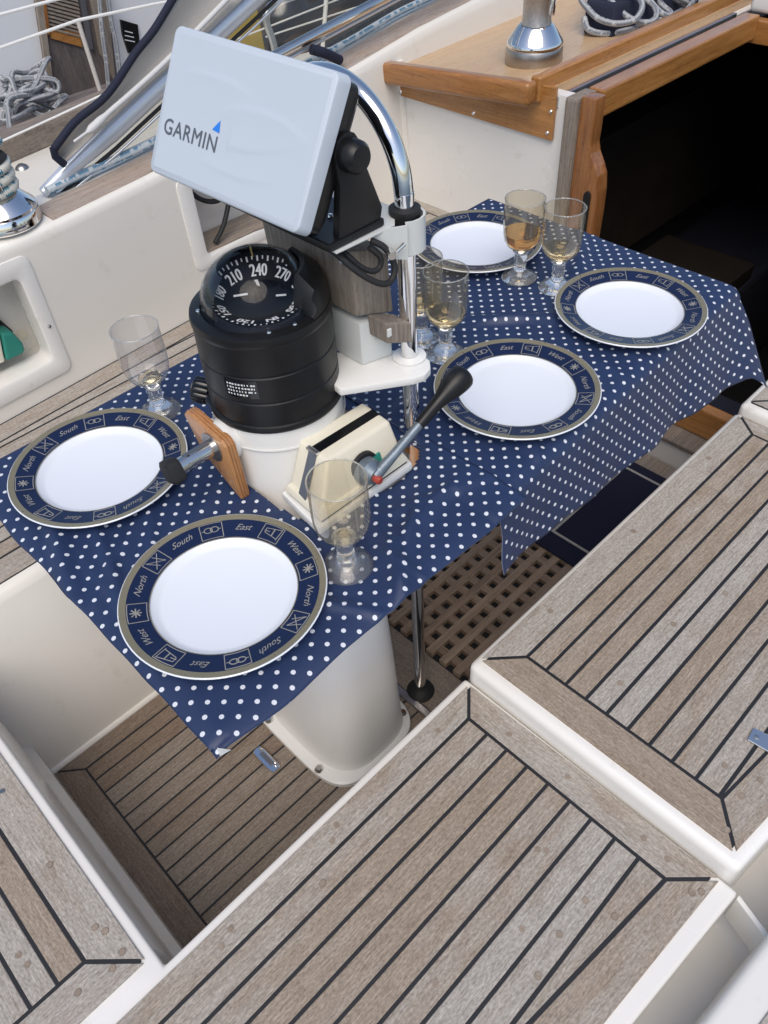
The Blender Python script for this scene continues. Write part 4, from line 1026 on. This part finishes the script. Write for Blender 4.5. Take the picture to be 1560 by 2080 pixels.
# weathered teak instrument block with a white box below
ib = thing('instrument_block', 'weathered grey teak block strapped to the rail behind the compass', 'wood block', (.64, .78, 1.0))
put('block', bm_prism([(.615, .715, 0.998), (.672, .700, 0.985), (.672, .895, 0.985), (.615, .895, 1.0)], (-.006, 0, .098), .004), 'teak_grey_z', ib, smooth=40)
put('cheek', bm_prism([(.634, .676, .962), (.672, .664, .950), (.672, .700, .950), (.634, .712, .962)], (-.002, 0, .034), .003), 'teak_grey_z', ib)
put('pin', bm_tube([(.590, .700, 1.10), (.592, .702, 1.122)], .0025, 8), 'alu', ib)
put('pin_head', bm_lathe([(0, .004), (.005, .003), (.0065, 0)], 12, (.590, .70, 1.0965)), 'alu', ib)
put('tab', bm_box(.633, .640, .6725, .6755, .974, .986, .0008), 'white_paint', ib)
wb = put('instrument_box', bm_prism([(.620, .716, .9145), (.668, .702, .9145), (.672, .90, .9145), (.620, .90, .9145)], (0, 0, .069), .004), 'grey_white', origin=(.64, .8, .9145), smooth=40)
tag(wb, 'pale grey box under the teak block, standing on the pedestal arm', 'box')
cbl = thing('cable_loop', 'black cable looped under the chartplotter bracket', 'cable', (.60, .69, 1.08))
put('cable', bm_tube(spline([(.575, .74, 1.128), (.570, .690, 1.118), (.585, .668, 1.094), (.606, .655, 1.075), (.624, .653, 1.071), (.634, .655, 1.086), (.628, .664, 1.110), (.615, .675, 1.122)], 8), .0042, 10), 'rubber', cbl, smooth=60)
put('cable', bm_tube(spline([(.585, .74, 1.126), (.582, .690, 1.115), (.594, .675, 1.096), (.608, .668, 1.086), (.620, .667, 1.088), (.622, .668, 1.100), (.612, .676, 1.114)], 8), .0038, 10), 'rubber', cbl, smooth=60)

# ------------------------------------------------------------------ chartplotter
ch = thing('chartplotter', 'chartplotter under a pale protective cover with grey lettering', 'chartplotter', (.56, .81, 1.126))
CM = Matrix.Translation((.5376, .8109, 1.2488)) @ Matrix.Rotation(R(-85.921), 4, 'Z') @ Matrix.Rotation(R(2.0), 4, 'Y') @ Matrix.Rotation(R(-30.07), 4, 'X')
CW, CH = .27, .1685
def rrect(w, h, r, y, n=6):
    pts = []
    for cx, cz, a0 in ((w/2-r, h/2-r, 0), (-w/2+r, h/2-r, 90), (-w/2+r, -h/2+r, 180), (w/2-r, -h/2+r, 270)):
        for q in range(n): a = R(a0+90*q/(n-1)); pts.append(Vector((cx+r*math.cos(a), y, cz+r*math.sin(a))))
    return pts
def stack(loops):
    bm = bmesh.new(); rows = [[bm.verts.new(p) for p in l] for l in loops]
    for a, b in zip(rows, rows[1:]):
        for i in range(len(a)): bm.faces.new((a[i], a[(i+1) % len(a)], b[(i+1) % len(a)], b[i]))
    bm.faces.new(rows[0]); bm.faces.new(rows[-1][::-1]); return bm
bm = stack([rrect(CW-.006, CH-.006, .008, 0), rrect(CW-.002, CH-.002, .0095, .0012), rrect(CW, CH, .010, .0035), rrect(CW+.002, CH+.002, .010, .020), rrect(CW-.002, CH-.002, .009, .021)])
bm.transform(CM)
def cover_mat():
    m = M['cover']; nt = m.node_tree; b = nt.nodes['Principled BSDF']
    tc = nt.nodes.new('ShaderNodeTexCoord'); w = nt.nodes.new('ShaderNodeTexWave'); w.inputs['Scale'].default_value = 4.5; w.inputs['Distortion'].default_value = 3.2; w.inputs['Detail'].default_value = 0; w.inputs['Detail Scale'].default_value = .6
    mp = nt.nodes.new('ShaderNodeMapping'); mp.inputs['Rotation'].default_value = (0, R(70), 0); nt.links.new(tc.outputs['Object'], mp.inputs['Vector']); nt.links.new(mp.outputs[0], w.inputs['Vector'])
    bp = nt.nodes.new('ShaderNodeBump'); bp.inputs['Strength'].default_value = .03; bp.inputs['Distance'].default_value = .002
    nt.links.new(w.outputs['Fac'], bp.inputs['Height']); nt.links.new(bp.outputs[0], b.inputs['Normal'])
cover_mat()
cv = put('cover', bm, 'cover', ch, smooth=30)
tm = text_mesh('GARMIN', .0255, bold=0.0, align='LEFT', space=1.08)
bm = bmesh.new()
for k, (dx, dz) in enumerate(((0, 0), (.0007, 0), (.00035, .0004), (.00035, -.0004))):
    add_mesh(bm, tm, CM @ Matrix.Translation((-.1215+dx, -.0004-.00003*k, -.0275+dz)) @ Matrix.Rotation(R(90), 4, 'X') @ Matrix.Diagonal((.98, 1.0, 1, 1)))
lt = put('lettering', bm, 'logo_grey', cv)
bm = bmesh.new(); GV = {}
def emb(x, z):
    h = 0
    for x0, x1, z0, k, a_ in ((-.105, .02, .048, -1.6, .0016), (-.03, .125, .028, -2.6, .0018), (-.085, .10, -.030, 2.4, .0018), (-.05, .09, -.058, 1.6, .0014)):
        t = (x-x0)/(x1-x0)
        if 0 < t < 1:
            c = z0 + k*(x-(x0+x1)/2)**2 + .05*(x-x0)*(1 if k > 0 else -.6); d = (z-c)*(1 if k < 0 else -1)*-1
            if d > 0: h += a_*math.exp(-d/.012)*min(1, d/.0025)*math.sin(math.pi*t)**.6
    return h
for i in range(81):
    for j in range(51):
        x, z = -.5*(CW-.016)+(CW-.016)*i/80, -.5*(CH-.016)+(CH-.016)*j/50
        GV[i, j] = bm.verts.new(CM @ Vector((x, -.00015-emb(x, z)*.7*(0 if (x < -.005 and -.045 < z < .006) else 1), z)))
for i in range(80):
    for j in range(50): bm.faces.new((GV[i, j], GV[i+1, j], GV[i+1, j+1], GV[i, j+1]))
put('embossed_panel', bm, 'cover', cv, smooth=80)
wmax = max(v.co.x for v in tm.vertices)*.98
x1 = -.1215 + wmax
bm = bmesh.new(); bm.faces.new([bm.verts.new(CM @ Vector(p)) for p in ((x1-.012, -.0005, -.012), (x1+.0015, -.0005, -.0135), (x1-.001, -.0005, .0005))])
put('emblem', bm, 'logo_blue', cv)
bm = stack([rrect(CW-.006, CH-.006, .010, .0213), rrect(CW-.006, CH-.006, .010, .040), rrect(CW-.012, CH-.02, .012, .047), rrect(CW-.06, CH-.05, .012, .064)])
bm.transform(CM); put('body', bm, 'black', ch, smooth=30)
def local(x, y, z): return CM @ Vector((x, y, z))
# bracket: base, two arms, knobs
put('bracket_base', bm_prism([(.548, .675, 1.1315), (.640, .675, 1.1315), (.640, .945, 1.1315), (.548, .945, 1.1315)], (0, 0, .010), .003), 'black', ch)
for sy, yy in ((1, .683), (-1, .947)):
    kx, ky, kz = (.590, yy, 1.232)
    prof = [(.566, 1.140), (.636, 1.140), (.640, 1.155), (.614, 1.222), (.612, 1.240), (.604, 1.252), (.590, 1.256), (.577, 1.250), (.571, 1.236), (.575, 1.20)]
    put('bracket_arm', bm_prism([(x, yy-.006, z) for x, z in prof], (0, .012, 0), .003), 'black', ch, smooth=40)
    bm = bm_lathe([(0, 0), (.0175, 0), (.019, .004), (.018, .016), (.014, .021), (0, .022)], 20)
    bm.transform(Matrix.Translation((kx+.002, yy-.006*sy, kz)) @ Matrix.Rotation(R(90*sy), 4, 'X'))
    put('clamp_knob', bm, 'black', ch, smooth=40)
put('bracket_screw', bm_lathe([(0, .003), (.003, .0025), (.004, 0)], 12, (.60, .73, 1.1418)), 'chrome', ch)
put('bracket_screw', bm_lathe([(0, .002), (.006, .0015), (.007, 0)], 12, (.558, .716, 1.1418)), 'rubber', ch)
put('connector', bm_tube([local(.03, .062, .01), local(.03, .085, .005), local(.03, .09, -.05)], .007, 10), 'rubber', ch, smooth=60)

# ------------------------------------------------------------------ engine control box
ec = thing('engine_control', 'cream engine control box with black slot and gear lever', 'engine control', (.52, .66, TZ))
put('base_plate', bm_prism([(.428, .617, .7775), (.613, .614, .7775), (.640, .70, .7775), (.44, .712, .7775)], (0, 0, .014), .004), 'white_paint', ec, smooth=40)
put('gasket', bm_prism([(.440, .622, .7925), (.607, .620, .7925), (.628, .70, .7925), (.446, .705, .7925)], (0, 0, .004)), 'rubber', ec)
def frustum(b, t, z0, z1, bev):
    bm = bmesh.new(); lo = [bm.verts.new((*p, z0)) for p in b]; hi = [bm.verts.new((*p, z1)) for p in t]
    bm.faces.new(lo[::-1]); bm.faces.new(hi)
    for i in range(4): bm.faces.new((lo[i], lo[(i+1) % 4], hi[(i+1) % 4], hi[i]))
    bmesh.ops.bevel(bm, geom=bm.edges[:], offset=bev, segments=3, profile=.6, affect='EDGES'); return bm
put('case', frustum([(.442, .624), (.606, .622), (.626, .699), (.448, .704)], [(.484, .650), (.602, .646), (.606, .708), (.486, .712)], .797, .862, .006), 'cream', ec, smooth=40)
put('skirt', frustum([(.437, .6195), (.610, .6175), (.630, .702), (.443, .708)], [(.442, .624), (.606, .622), (.626, .699), (.448, .704)], .797, .807, .002), 'cream', ec, smooth=40)
put('slot', bm_prism([(.486, .670, .8605), (.602, .667, .8605), (.603, .683, .8605), (.487, .687, .8605)], (0, 0, .0022)), 'black_gloss', ec)
put('slot', bm_prism([(.4455, .660, .806), (.484, .6705, .8610), (.4852, .6868, .8610), (.449, .678, .806)], (-.0018, 0, .0012)), 'logo_grey', ec)
put('slot_clip', bm_box(.480, .487, .668, .690, .8615, .8655, .001), 'alu', ec)
put('green_tab', bm_prism([(.553, .632, .818), (.567, .632, .818), (.567, .637, .832), (.553, .637, .832)], (0, -.004, 0), .001), 'green', ec)
put('hub', at_dir(bm_lathe([(0, 0), (.021, 0), (.021, .012), (.016, .017), (.012, .024), (0, .024)], 26), (.534, .632, .822), (0, -1, 0)), 'lever', ec, smooth=40)
put('hub_ring', bm_lathe([(0, 0), (.024, 0), (.024, .006), (0, .006)], 26, (.536, .633, .824), 'Y'), 'rubber', ec, smooth=40)
lv = put('lever', bm_tube([(.534, .611, .822), (.570, .609, .838), (.628, .607, .866)], [.0095, .0072, .0068], 14), 'lever', ec, smooth=50)
put('lever_grip', bm_tube(spline([(.622, .607, .863), (.645, .6065, .874), (.668, .606, .884), (.695, .605, .895), (.712, .604, .900), (.719, .604, .902)], 3), [.0085, .0088, .009, .0092, .0095, .0102, .0118, .0145, .0175, .019, .0195, .0195, .0185, .016, .012, .004], 16), 'black', ec, smooth=60)
put('lever_cap', at_dir(bm_lathe([(0, 0), (.0062, 0), (.0062, .009), (.005, .011), (0, .011)], 8), (.532, .608, .822), (0, -1, 0)), 'red', ec, smooth=30)

# ------------------------------------------------------------------ pad eye on the floor
pe = thing('pad_eye', 'small chrome folding ring plate let into the aft floor planks', 'pad eye', (.328, .805, 0))
bm = superloft([(0, 0, .0125, .036, 5, 0), (0, 0, .0125, .036, 5, .003), (0, 0, .011, .0345, 5, .0045)], 32); bm.transform(Matrix.Translation((.328, .805, .0006)))
put('plate', bm, 'chrome', pe, smooth=35)
put('ring', bm_tube(spline([(.332, .780, .005), (.3345, .783, .011), (.3345, .827, .011), (.332, .830, .005)], 5), .003, 8), 'chrome', pe, smooth=60)
put('recess', bm_prism([(.324, .785, .0052), (.331, .785, .0052), (.331, .825, .0052), (.324, .825, .0052)], (0, 0, .0006)), 'steel_dull', pe)

# ------------------------------------------------------------------ plates
PR = .135
def make_plate():
    p = thing('dinner_plate', 'x', 'plate', (0, 0, 0), 'navy and gold rimmed dinner plates')
    prof = [(0, .0), (.080, .0), (.083, .0005), (.085, .003), (.098, .010), (.132, .0185), (.1348, .0200), (PR, .0212), (.1338, .0222), (.098, .0150), (.0950, .0130), (.088, .0075), (.082, .0058), (0, .0055)]
    put('dish', bm_lathe(prof, 96), 'porcelain', p, smooth=35)
    def zr(r): return .0150 + (r-.098)*(.0222-.0150)/(.1338-.098)
    def band(r0, r1, up): return bm_lathe([(r0, zr(r0)+up), (r1, zr(r1)+up)], 96)
    nv = put('navy_band', band(.0965, .1248, .0003), 'navy_glaze', p, smooth=60)
    put('gold_rim', band(.1248, .1334, .0003), 'gold', p, smooth=60)
    put('gold_edge', band(.0955, .0968, .0004), 'gold', p, smooth=60)
    bm = bmesh.new(); UP = .0006
    def pt(a, r, up=UP): return Vector((r*math.cos(a), r*math.sin(a), zr(r)+up))
    def line(pts, w=.00055):
        for (a0, r0), (a1, r1) in zip(pts, pts[1:]):
            p0, p1 = pt(a0, r0), pt(a1, r1); d = (p1-p0); n = Vector((-d.y, d.x, 0)).normalized()*w
            bm.faces.new([bm.verts.new(q) for q in (p0-n, p1-n, p1+n, p0+n)])
    def arc(a0, a1, r): line([(a0+(a1-a0)*k/6, r) for k in range(7)])
    words = ['North', 'South', 'East', 'West']
    for k in range(8):
        a = R(k*45); ac = a + R(22.5)                       # word at a, panel at ac
        me = text_mesh(words[k % 4], .0135, shear=.5)
        # clockwise reading with the tops outward
        tan = Vector((math.sin(-(-a)), -math.cos(a), 0)); rad = Vector((math.cos(a), math.sin(a), 0))
        c = pt(-a, .1120, UP); rad = Vector((math.cos(-a), math.sin(-a), 0)); tan = Vector((math.sin(-a), -math.cos(-a), 0))
        sl = math.atan2(.0072, .0358); out = rad*math.cos(sl)+Vector((0, 0, math.sin(sl))); n = tan.cross(out)
        if n.z < 0: n = -n
        add_mesh(bm, me, Matrix(((tan.x, out.x, n.x, c.x), (tan.y, out.y, n.y, c.y), (tan.z, out.z, n.z, c.z), (0, 0, 0, 1))))
        ac = -ac; w = R(8.6)
        # framed panel
        line([(ac-w, .099), (ac-w*.86, .1235)]); line([(ac+w, .099), (ac+w*.86, .1235)]); arc(ac-w, ac+w, .0992); arc(ac-w*.86, ac+w*.86, .1233)
        kind = k % 4
        if kind == 3:                                        # star
            for q in range(8):
                t = R(45*q); line([(ac, .1128), (ac+math.cos(t)*.0075/.1128, .1128+math.sin(t)*.0075)], .0009)
        elif kind == 0:                                      # crossed flag
            line([(ac-w*.6, .104), (ac+w*.6, .121)]); line([(ac-w*.6, .121), (ac+w*.6, .104)]); line([(ac-w*.6, .104), (ac-w*.1, .121)]); line([(ac+w*.1, .104), (ac+w*.6, .121)])
        elif kind == 1:                                      # knot
            for sgn in (-1, 1):
                line([(ac+sgn*R(2.2)+R(2.9)*math.cos(t), .1128+.0042*math.sin(t)) for t in [2*math.pi*q/12 for q in range(13)]], .0007)
            line([(ac-w*.8, .1128), (ac-R(4.8), .1128)]); line([(ac+R(4.8), .1128), (ac+w*.8, .1128)])
        else:                                                # pennant
            line([(ac-w*.7, .104), (ac-w*.7, .122)]); line([(ac-w*.7, .121), (ac+w*.6, .117), (ac+w*.6, .110), (ac-w*.7, .106)]); line([(ac-w*.1, .119), (ac-w*.1, .107)], .0009)
            line([(ac+w*.2, .1128), (ac+w*.7, .1128)])
    put('rim_lettering', bm, 'gold_line', nv)
    return p
plate0 = make_plate()
PL = [((.2729, .6267), 129.5, 'dinner plate nearest the camera at the table corner'),
      ((.2896, .9669), 131, 'dinner plate at the left edge of the picture, beside the wheel shaft'),
      ((.8595, .6149), 138, 'dinner plate partly covered by the black gear lever knob'),
      ((1.1833, .6122), 112, 'dinner plate at the right, nearest the hanging cloth corner'),
      ((1.1963, .9880), 125, 'dinner plate farthest back, behind the stainless guard rail')]
for i, ((x, y), rot, lab) in enumerate(PL):
    o = plate0 if i == 0 else copy_tree(plate0)
    o.location = (x, y, SURF-.0035); o.rotation_euler = (0, 0, R(rot)); o['label'] = lab

# ------------------------------------------------------------------ wine glasses
def make_glass(label, bowl_mat, wine, wine_mat, h=.160):
    g = thing('wine_glass', label, 'wine glass', (0, 0, 0), 'wine glasses on the table')
    zb = .060
    out = [(.0, zb), (.010, zb+.0005), (.020, zb+.004), (.029, zb+.011), (.0345, zb+.021), (.0368, zb+.034), (.0375, zb+.05), (.0373, zb+.075), (.0370, h)]
    inn = [(r-.0014 if r > .003 else 0, z+(.0022 if i < 4 else 0)) for i, (r, z) in enumerate(out)]
    inn[0] = (0, zb+.004); inn[-1] = (out[-1][0]-.0012, h)
    bw = put('bowl', bm_lathe(out, 48), bowl_mat, g, smooth=50)
    put('lip', bm_tube([(.0370*math.cos(2*math.pi*q/40), .0370*math.sin(2*math.pi*q/40), h) for q in range(41)], .0011, 6), 'glass', bw, smooth=60)
    put('stem', bm_lathe([(0, .0188), (.0130, .0188), (.0118, .022), (.0105, .026), (.0125, .031), (.0105, .036), (.0128, .042), (.0120, .048), (.0125, .053), (.0165, .058), (.013, .0605), (0, .0605)], 28), 'glass', g, smooth=50)
    put('foot', bm_lathe([(0, .002), (.020, .0015), (.029, 0), (.0345, .0), (.0352, .0015), (.0340, .0040), (.027, .0080), (.019, .0125), (.0150, .0165), (.0135, .0185), (0, .0185)], 40), 'glass', g, smooth=50)
    if wine > 0:
        lv = zb + wine; pr = []
        for (r, z) in inn:
            if z < lv: pr.append((max(0, r-.0003), z+.0003))
        r_top = pr[-1][0]
        pr.append((r_top+.0006, lv)); pr.append((0, lv))
        put('wine', bm_lathe(pr, 40), wine_mat, g, smooth=40)
    return g
GL = [((.438, 1.031), 'bowl_clear', .010, 'wine', 'clear wine glass at the left, against the white wall'),
      ((.420, .551), 'bowl', .004, 'wine', 'wine glass nearest the camera, beside the plate at the corner'),
      ((.872, .782), 'bowl', .024, 'wine', 'wine glass with a little white wine right of the guard rail'),
      ((.879, .846), 'bowl', .016, 'wine', 'wine glass half hidden behind the guard rail tube'),
      ((1.161, .847), 'bowl', .036, 'wine_dark', 'wine glass with amber wine in front of the farthest plate'),
      ((1.177, .769), 'bowl', .022, 'wine', 'wine glass farthest right, between the two right-hand plates')]
for i, ((x, y), bmx, wn_, wm, lab) in enumerate(GL):
    g = make_glass(lab, bmx, wn_, wm); g.location = (x, y, SURF-.003); g.rotation_euler = (0, 0, i*1.1)

# ------------------------------------------------------------------ port winch and ropes
WC = tuple(onZ(14, 452, .828)); WX, WY = WC[0], WC[1]
w2 = winch('winch', 'chrome self-tailing winch with rope on the coaming at the left edge', WC, 1.2, zs=.72)
hx = []
for k in range(34):
    a = k*.6; hx.append((WX+.045*math.cos(a), WY+.045*math.sin(a), .888+.0034*k*.6))
r1 = put('winch_rope', bm_tube(spline(hx + [(WX+.03, WY+.06, .965), (WX+.05, WY+.04, .98), (WX+.045, WY, .985), (WX, WY-.02, .99), (WX-.06, WY-.03, .985)], 3), .0105, 10), 'rope_white', smooth=60)
tag(r1, 'white rope with teal flecks wound round the left winch', 'rope')
rp = []
for k in range(22):
    x = .675 + k*.105; yt, zt = ytop(x); rp.append((x, yt+.108+.003*math.sin(k*1.7), zt+.0225))
r2 = put('sheet_rope', bm_tube(spline(rp, 3), .0095, 10), 'rope_blue', smooth=60)
tag(r2, 'pale blue flecked rope lying along the port coaming', 'rope')

# ------------------------------------------------------------------ sprayhood (half lowered) on the port side
sh = thing('sprayhood', 'lowered sprayhood with stainless hoops and clear window beyond the chartplotter', 'sprayhood', (.70, 1.84, .84))
YS = 1.835
T0, T1 = onY(92, 388, YS), onY(505, 0, YS); dT = (T1-T0)
A = lambda t, up=0, out=0: T0 + dT*t + Vector((0, out, up))
put('hoop', bm_tube([A(-.01), A(.3), A(1.0), A(2.6), A(3.2)], [.012, .026, .028, .028, .028], 20), 'vinyl_roll', sh, smooth=60)
put('hoop_edge', bm_tube([A(.02, -.028, -.004), A(.3, -.039, -.006), A(1, -.043, -.008), A(3, -.043, -.01)], .0045, 10), 'rubber', sh, smooth=60)
put('hoop_edge', bm_tube([A(.02, -.036, -.008), A(.3, -.048, -.012), A(1, -.053, -.014), A(3, -.053, -.014)], .0032, 10), 'alu', sh, smooth=60)
H0, H1 = onY(582, 102, YS+.01), onY(775, 0, YS+.01); dH = H1-H0
put('hoop', bm_tube([H0-dH*.55, H0, H1, H1+dH*1.6], .014, 18), 'stainless', sh, smooth=60)
put('hoop_edge', bm_tube([H0-dH*.5+Vector((0, 0, -.021)), H1+dH*1.6+Vector((0, 0, -.021))], .004, 10), 'alu', sh, smooth=60)
# clear window panel between hoop and coaming
w0 = Vector((.80, YS+.004, ytop(.8)[1]+.02))
bm = bm_prism([w0, Vector((3.0, YS+.004+.20, ytop(3.0)[1]+.02)), A(3.1, -.02, .20), A(.12, -.03, .002)], (0, .0012, 0))
put('window', bm, 'vinyl', sh)
# canvas flap with dark binding
LE = [(110, 302), (152, 248), (205, 205), (236, 168), (275, 108), (312, 62), (352, -4), (395, -80), (440, -160)]
RE = [(131, 333), (175, 292), (240, 232), (290, 186), (350, 132), (410, 78), (480, 12), (560, -65), (640, -140)]
bm = bmesh.new(); rows = []; edge = []
for (a, b), (c, d) in zip(LE, RE):
    row = []
    for k in range(7):
        t = k/6; p = onY(a+(c-a)*t, b+(d-b)*t, YS-.035+.02*math.sin(t*3.1)); row.append(bm.verts.new(p))
    rows.append(row); edge.append(onY(a, b, YS-.037))
for p, q in zip(rows, rows[1:]):
    for k in range(6): bm.faces.new((p[k], p[k+1], q[k+1], q[k]))
cv_ = put('canvas', bm, 'canvas', sh, smooth=60)
md = cv_.modifiers.new('thickness', 'SOLIDIFY'); md.thickness = .003
put('binding', bm_tube(spline(edge, 4), .0085, 10), 'navy_canvas', sh, smooth=60)
put('binding', bm_tube([onY(108, 300, YS-.037), onY(112, 318, YS-.036), onY(131, 334, YS-.035)], .0085, 10), 'navy_canvas', sh, smooth=60)
put('canvas_fold', bm_tube(spline([onY(150, 288, YS-.05), onY(185, 262, YS-.052), onY(225, 225, YS-.05), onY(270, 186, YS-.045), onY(350, 112, YS-.045), onY(470, -10, YS-.045)], 4), [.003]*4+[.009]*3+[.006]*14, 10), 'canvas_pale', sh, smooth=60)
put('tie_strap', bm_tube(spline([onY(690, 122, YS-.01), onY(660, 108, YS-.02), onY(632, 100, YS-.01)], 5), .013, 12), 'navy_canvas', sh, smooth=60)

# lifelines of this boat
for pts, lab in (([(-120, 62), (110, 0), (400, -78)], 'upper white lifeline wire at the top left corner'),
                 ([(-120, 138), (0, 97), (158, 41), (310, 9), (700, -60)], 'white lifeline wire crossing in front of the louvred door'),
                 ([(-100, 326), (10, 284), (115, 236), (200, 196), (330, 140)], 'thin lower lifeline just above the grey toe rail')):
    P3 = [onY(x, y, 2.42) for x, y in pts]
    tag(put('lifeline', bm_tube(P3, .0042 if 'lower' not in lab else .003, 8), 'white_paint', smooth=60), lab, 'lifeline', 'lifelines')

# ------------------------------------------------------------------ neighbouring boat
NY = 5.2
nb_ = thing('neighbouring_boat', 'neighbouring white boat with a grey louvred wooden door, across the water', 'boat', (2.5, NY, -.5))
NZ = onZ(110, 205, 0)
def W(px, py, dy=0): return onY(px, py, NY+dy)
zd = W(103, 190).z
wl = [W(-300, 330), W(-300, -320), W(1300, -420), W(1300, 100)]
put('cabin_side', bm_prism([Vector((-.5, NY, zd-.15)), Vector((-.5, NY, 1.6)), Vector((7, NY, 1.6)), Vector((7, NY, zd-.15))], (0, .06, 0)), 'neigh_white', nb_)
put('deck', bm_box(-.5, 8, NY-.75, NY-.002, zd-.12, zd-.045), 'neigh_wood_x', nb_)
for k in range(9):
    y0 = NY-.74+k*.082; put('deck_plank', bm_box(-.5, 8, y0, y0+.076, zd-.044, zd-.03), 'neigh_wood_x', nb_)
put('hull', bm_prism([(-1.5, NY-.77, -.98), (9, NY-.77, -.98), (9, NY-.78, zd-.10), (-1.5, NY-.78, zd-.10)], (0, .05, 0)), 'neigh_white', nb_)
put('rubbing_strake', bm_box(-1.5, 9, NY-.80, NY-.72, zd-.10, zd-.06, .01), 'neigh_wood_x', nb_)
def slab(pix, dy, th, mat, nm, par=nb_): return put(nm, bm_prism([W(*p, dy) for p in pix], (0, th, 0)), mat, par)
dr = slab([(70, -20), (104, 205), (205, 200), (240, 175), (212, -60)], -.03, .03, 'neigh_wood', 'door')
slab([(70, -20), (104, 205), (113, 203), (84, -22)], -.05, .02, 'teak_grey_z', 'door_frame', dr)
slab([(86, -14), (96, 70), (102, 70), (92, -16)], -.055, .02, 'varnish_z', 'door_frame', dr)
slab([(104, 78), (168, 96), (160, 62), (100, 62)], -.045, .015, 'varnish_x', 'door_rail', dr)
slab([(180, -20), (205, 110), (236, 170), (212, -60)], -.055, .02, 'teak_grey_z', 'door_frame', dr)
slab([(160, -20), (182, 100), (190, 100), (170, -20)], -.058, .02, 'neigh_dark', 'door_gap', dr)
for k in range(13):
    y0 = -40+k*8.2; x0 = 86+ (y0)*.16
    q = [W(x0+2, y0, -.05), W(x0+76, y0+20, -.05)]
    put('louvre', bm_prism([q[0], q[1], q[1]+Vector((0, .012, .010)), q[0]+Vector((0, .012, .010))], (0, 0, .007)), 'alu' if False else 'teak_grey', dr)
slab([(246, 40), (280, 50), (285, 100), (262, 108), (250, 70)], -.02, .02, 'black', 'notice')
for k in range(3): slab([(254, 62+9*k), (270+2*k, 66+9*k), (270+2*k, 68+9*k), (254, 64+9*k)], -.024, .003, 'white_print', 'notice_line')
# hanging ropes and a strut beside the door
for pts, r in (([(200, -30), (207, 60), (215, 120), (222, 190)], .014), ([(216, -30), (225, 40), (236, 90), (243, 150)], .014)):
    tag(put('hanging_rope', bm_tube(spline([W(*p, -.14) for p in pts], 5), r, 8), 'rope_grey', smooth=60), 'braided grey rope hanging %s of the two beside the louvred door' % ('left' if pts[0][0] == 200 else 'right'), 'rope', 'hanging ropes')
tag(put('boat_hook', bm_tube([W(157, 38, -.2), W(205, 190, -.28)], .014, 8), 'canvas', smooth=60), 'pale pole leaning against the louvred door', 'pole')
rpile = []
for k in range(60):
    a = k*.83; rad = .10+.05*math.sin(k*1.3)
    c = W(52, 178, -.25); rpile.append(c + Vector((rad*1.5*math.cos(a), .10*math.sin(a*1.1), -.02+.10*abs(math.sin(k*.37))*math.cos(k*.21)+.03*math.sin(k*2.1))))
rpile += [W(20, 200, -.4), W(18, 240, -.5), W(25, 300, -.55)]
tag(put('rope_pile', bm_tube(spline(rpile, 4), .014, 7), 'rope_grey', smooth=60), 'tangled heap of grey rope on the neighbouring deck', 'rope')
slab([(60, 205), (70, 203), (140, 232), (130, 235)], -.62, .02, 'alu', 'deck_track')
# yellow cover, dark side window behind the sprayhood
yc = put('sail_cover', bm_prism([onY(430, 140, 3.9), onY(440, 60, 3.9), onY(560, -70, 3.9), onY(520, 0, 3.9), onY(545, 130, 3.9)], (0, .12, 0), .01), 'yellow')
tag(yc, 'yellow canvas cover seen through the clear sprayhood window', 'canvas cover')
gk = put('boat', bm_prism([onY(545, 260, 4.2), onY(545, -160, 4.2), onY(1300, -300, 4.2), onY(1300, 60, 4.2)], (0, .1, 0)), 'neigh_dark')
tag(gk, 'dark grey boat side behind the guard wires at the top', 'boat')
fr_ = put('guard_rail', bm_tube(spline([onY(562, 120, 2.2), onY(553, 80, 2.2), onY(541, 42, 2.2), (onY(548, 14, 2.2)), onY(575, 0, 2.2), onY(640, -22, 2.2), onY(760, -60, 2.2)], 5), .011, 10), 'alu', smooth=60)
tag(fr_, 'rounded pale rail corner beyond the chartplotter cover', 'rail')
for i, (a, b) in enumerate((((480, 80), (760, -30)), ((540, 75), (800, -10)))):
    tag(put('guard_wire', bm_tube([onY(*a, 2.5), onY(*b, 2.5)], .003, 8), 'white_paint'), '%s thin guard wire against the dark boat side' % ('upper', 'lower')[i], 'wire', 'guard wires')
tag(put('stanchion', bm_tube([onY(655, 100, 2.5), onY(664, -20, 2.5)], .008, 10), 'white_paint', smooth=60), 'pale upright stanchion against the dark boat side', 'stanchion')

for o in COL.objects:
    if '_o' in o: del o['_o']
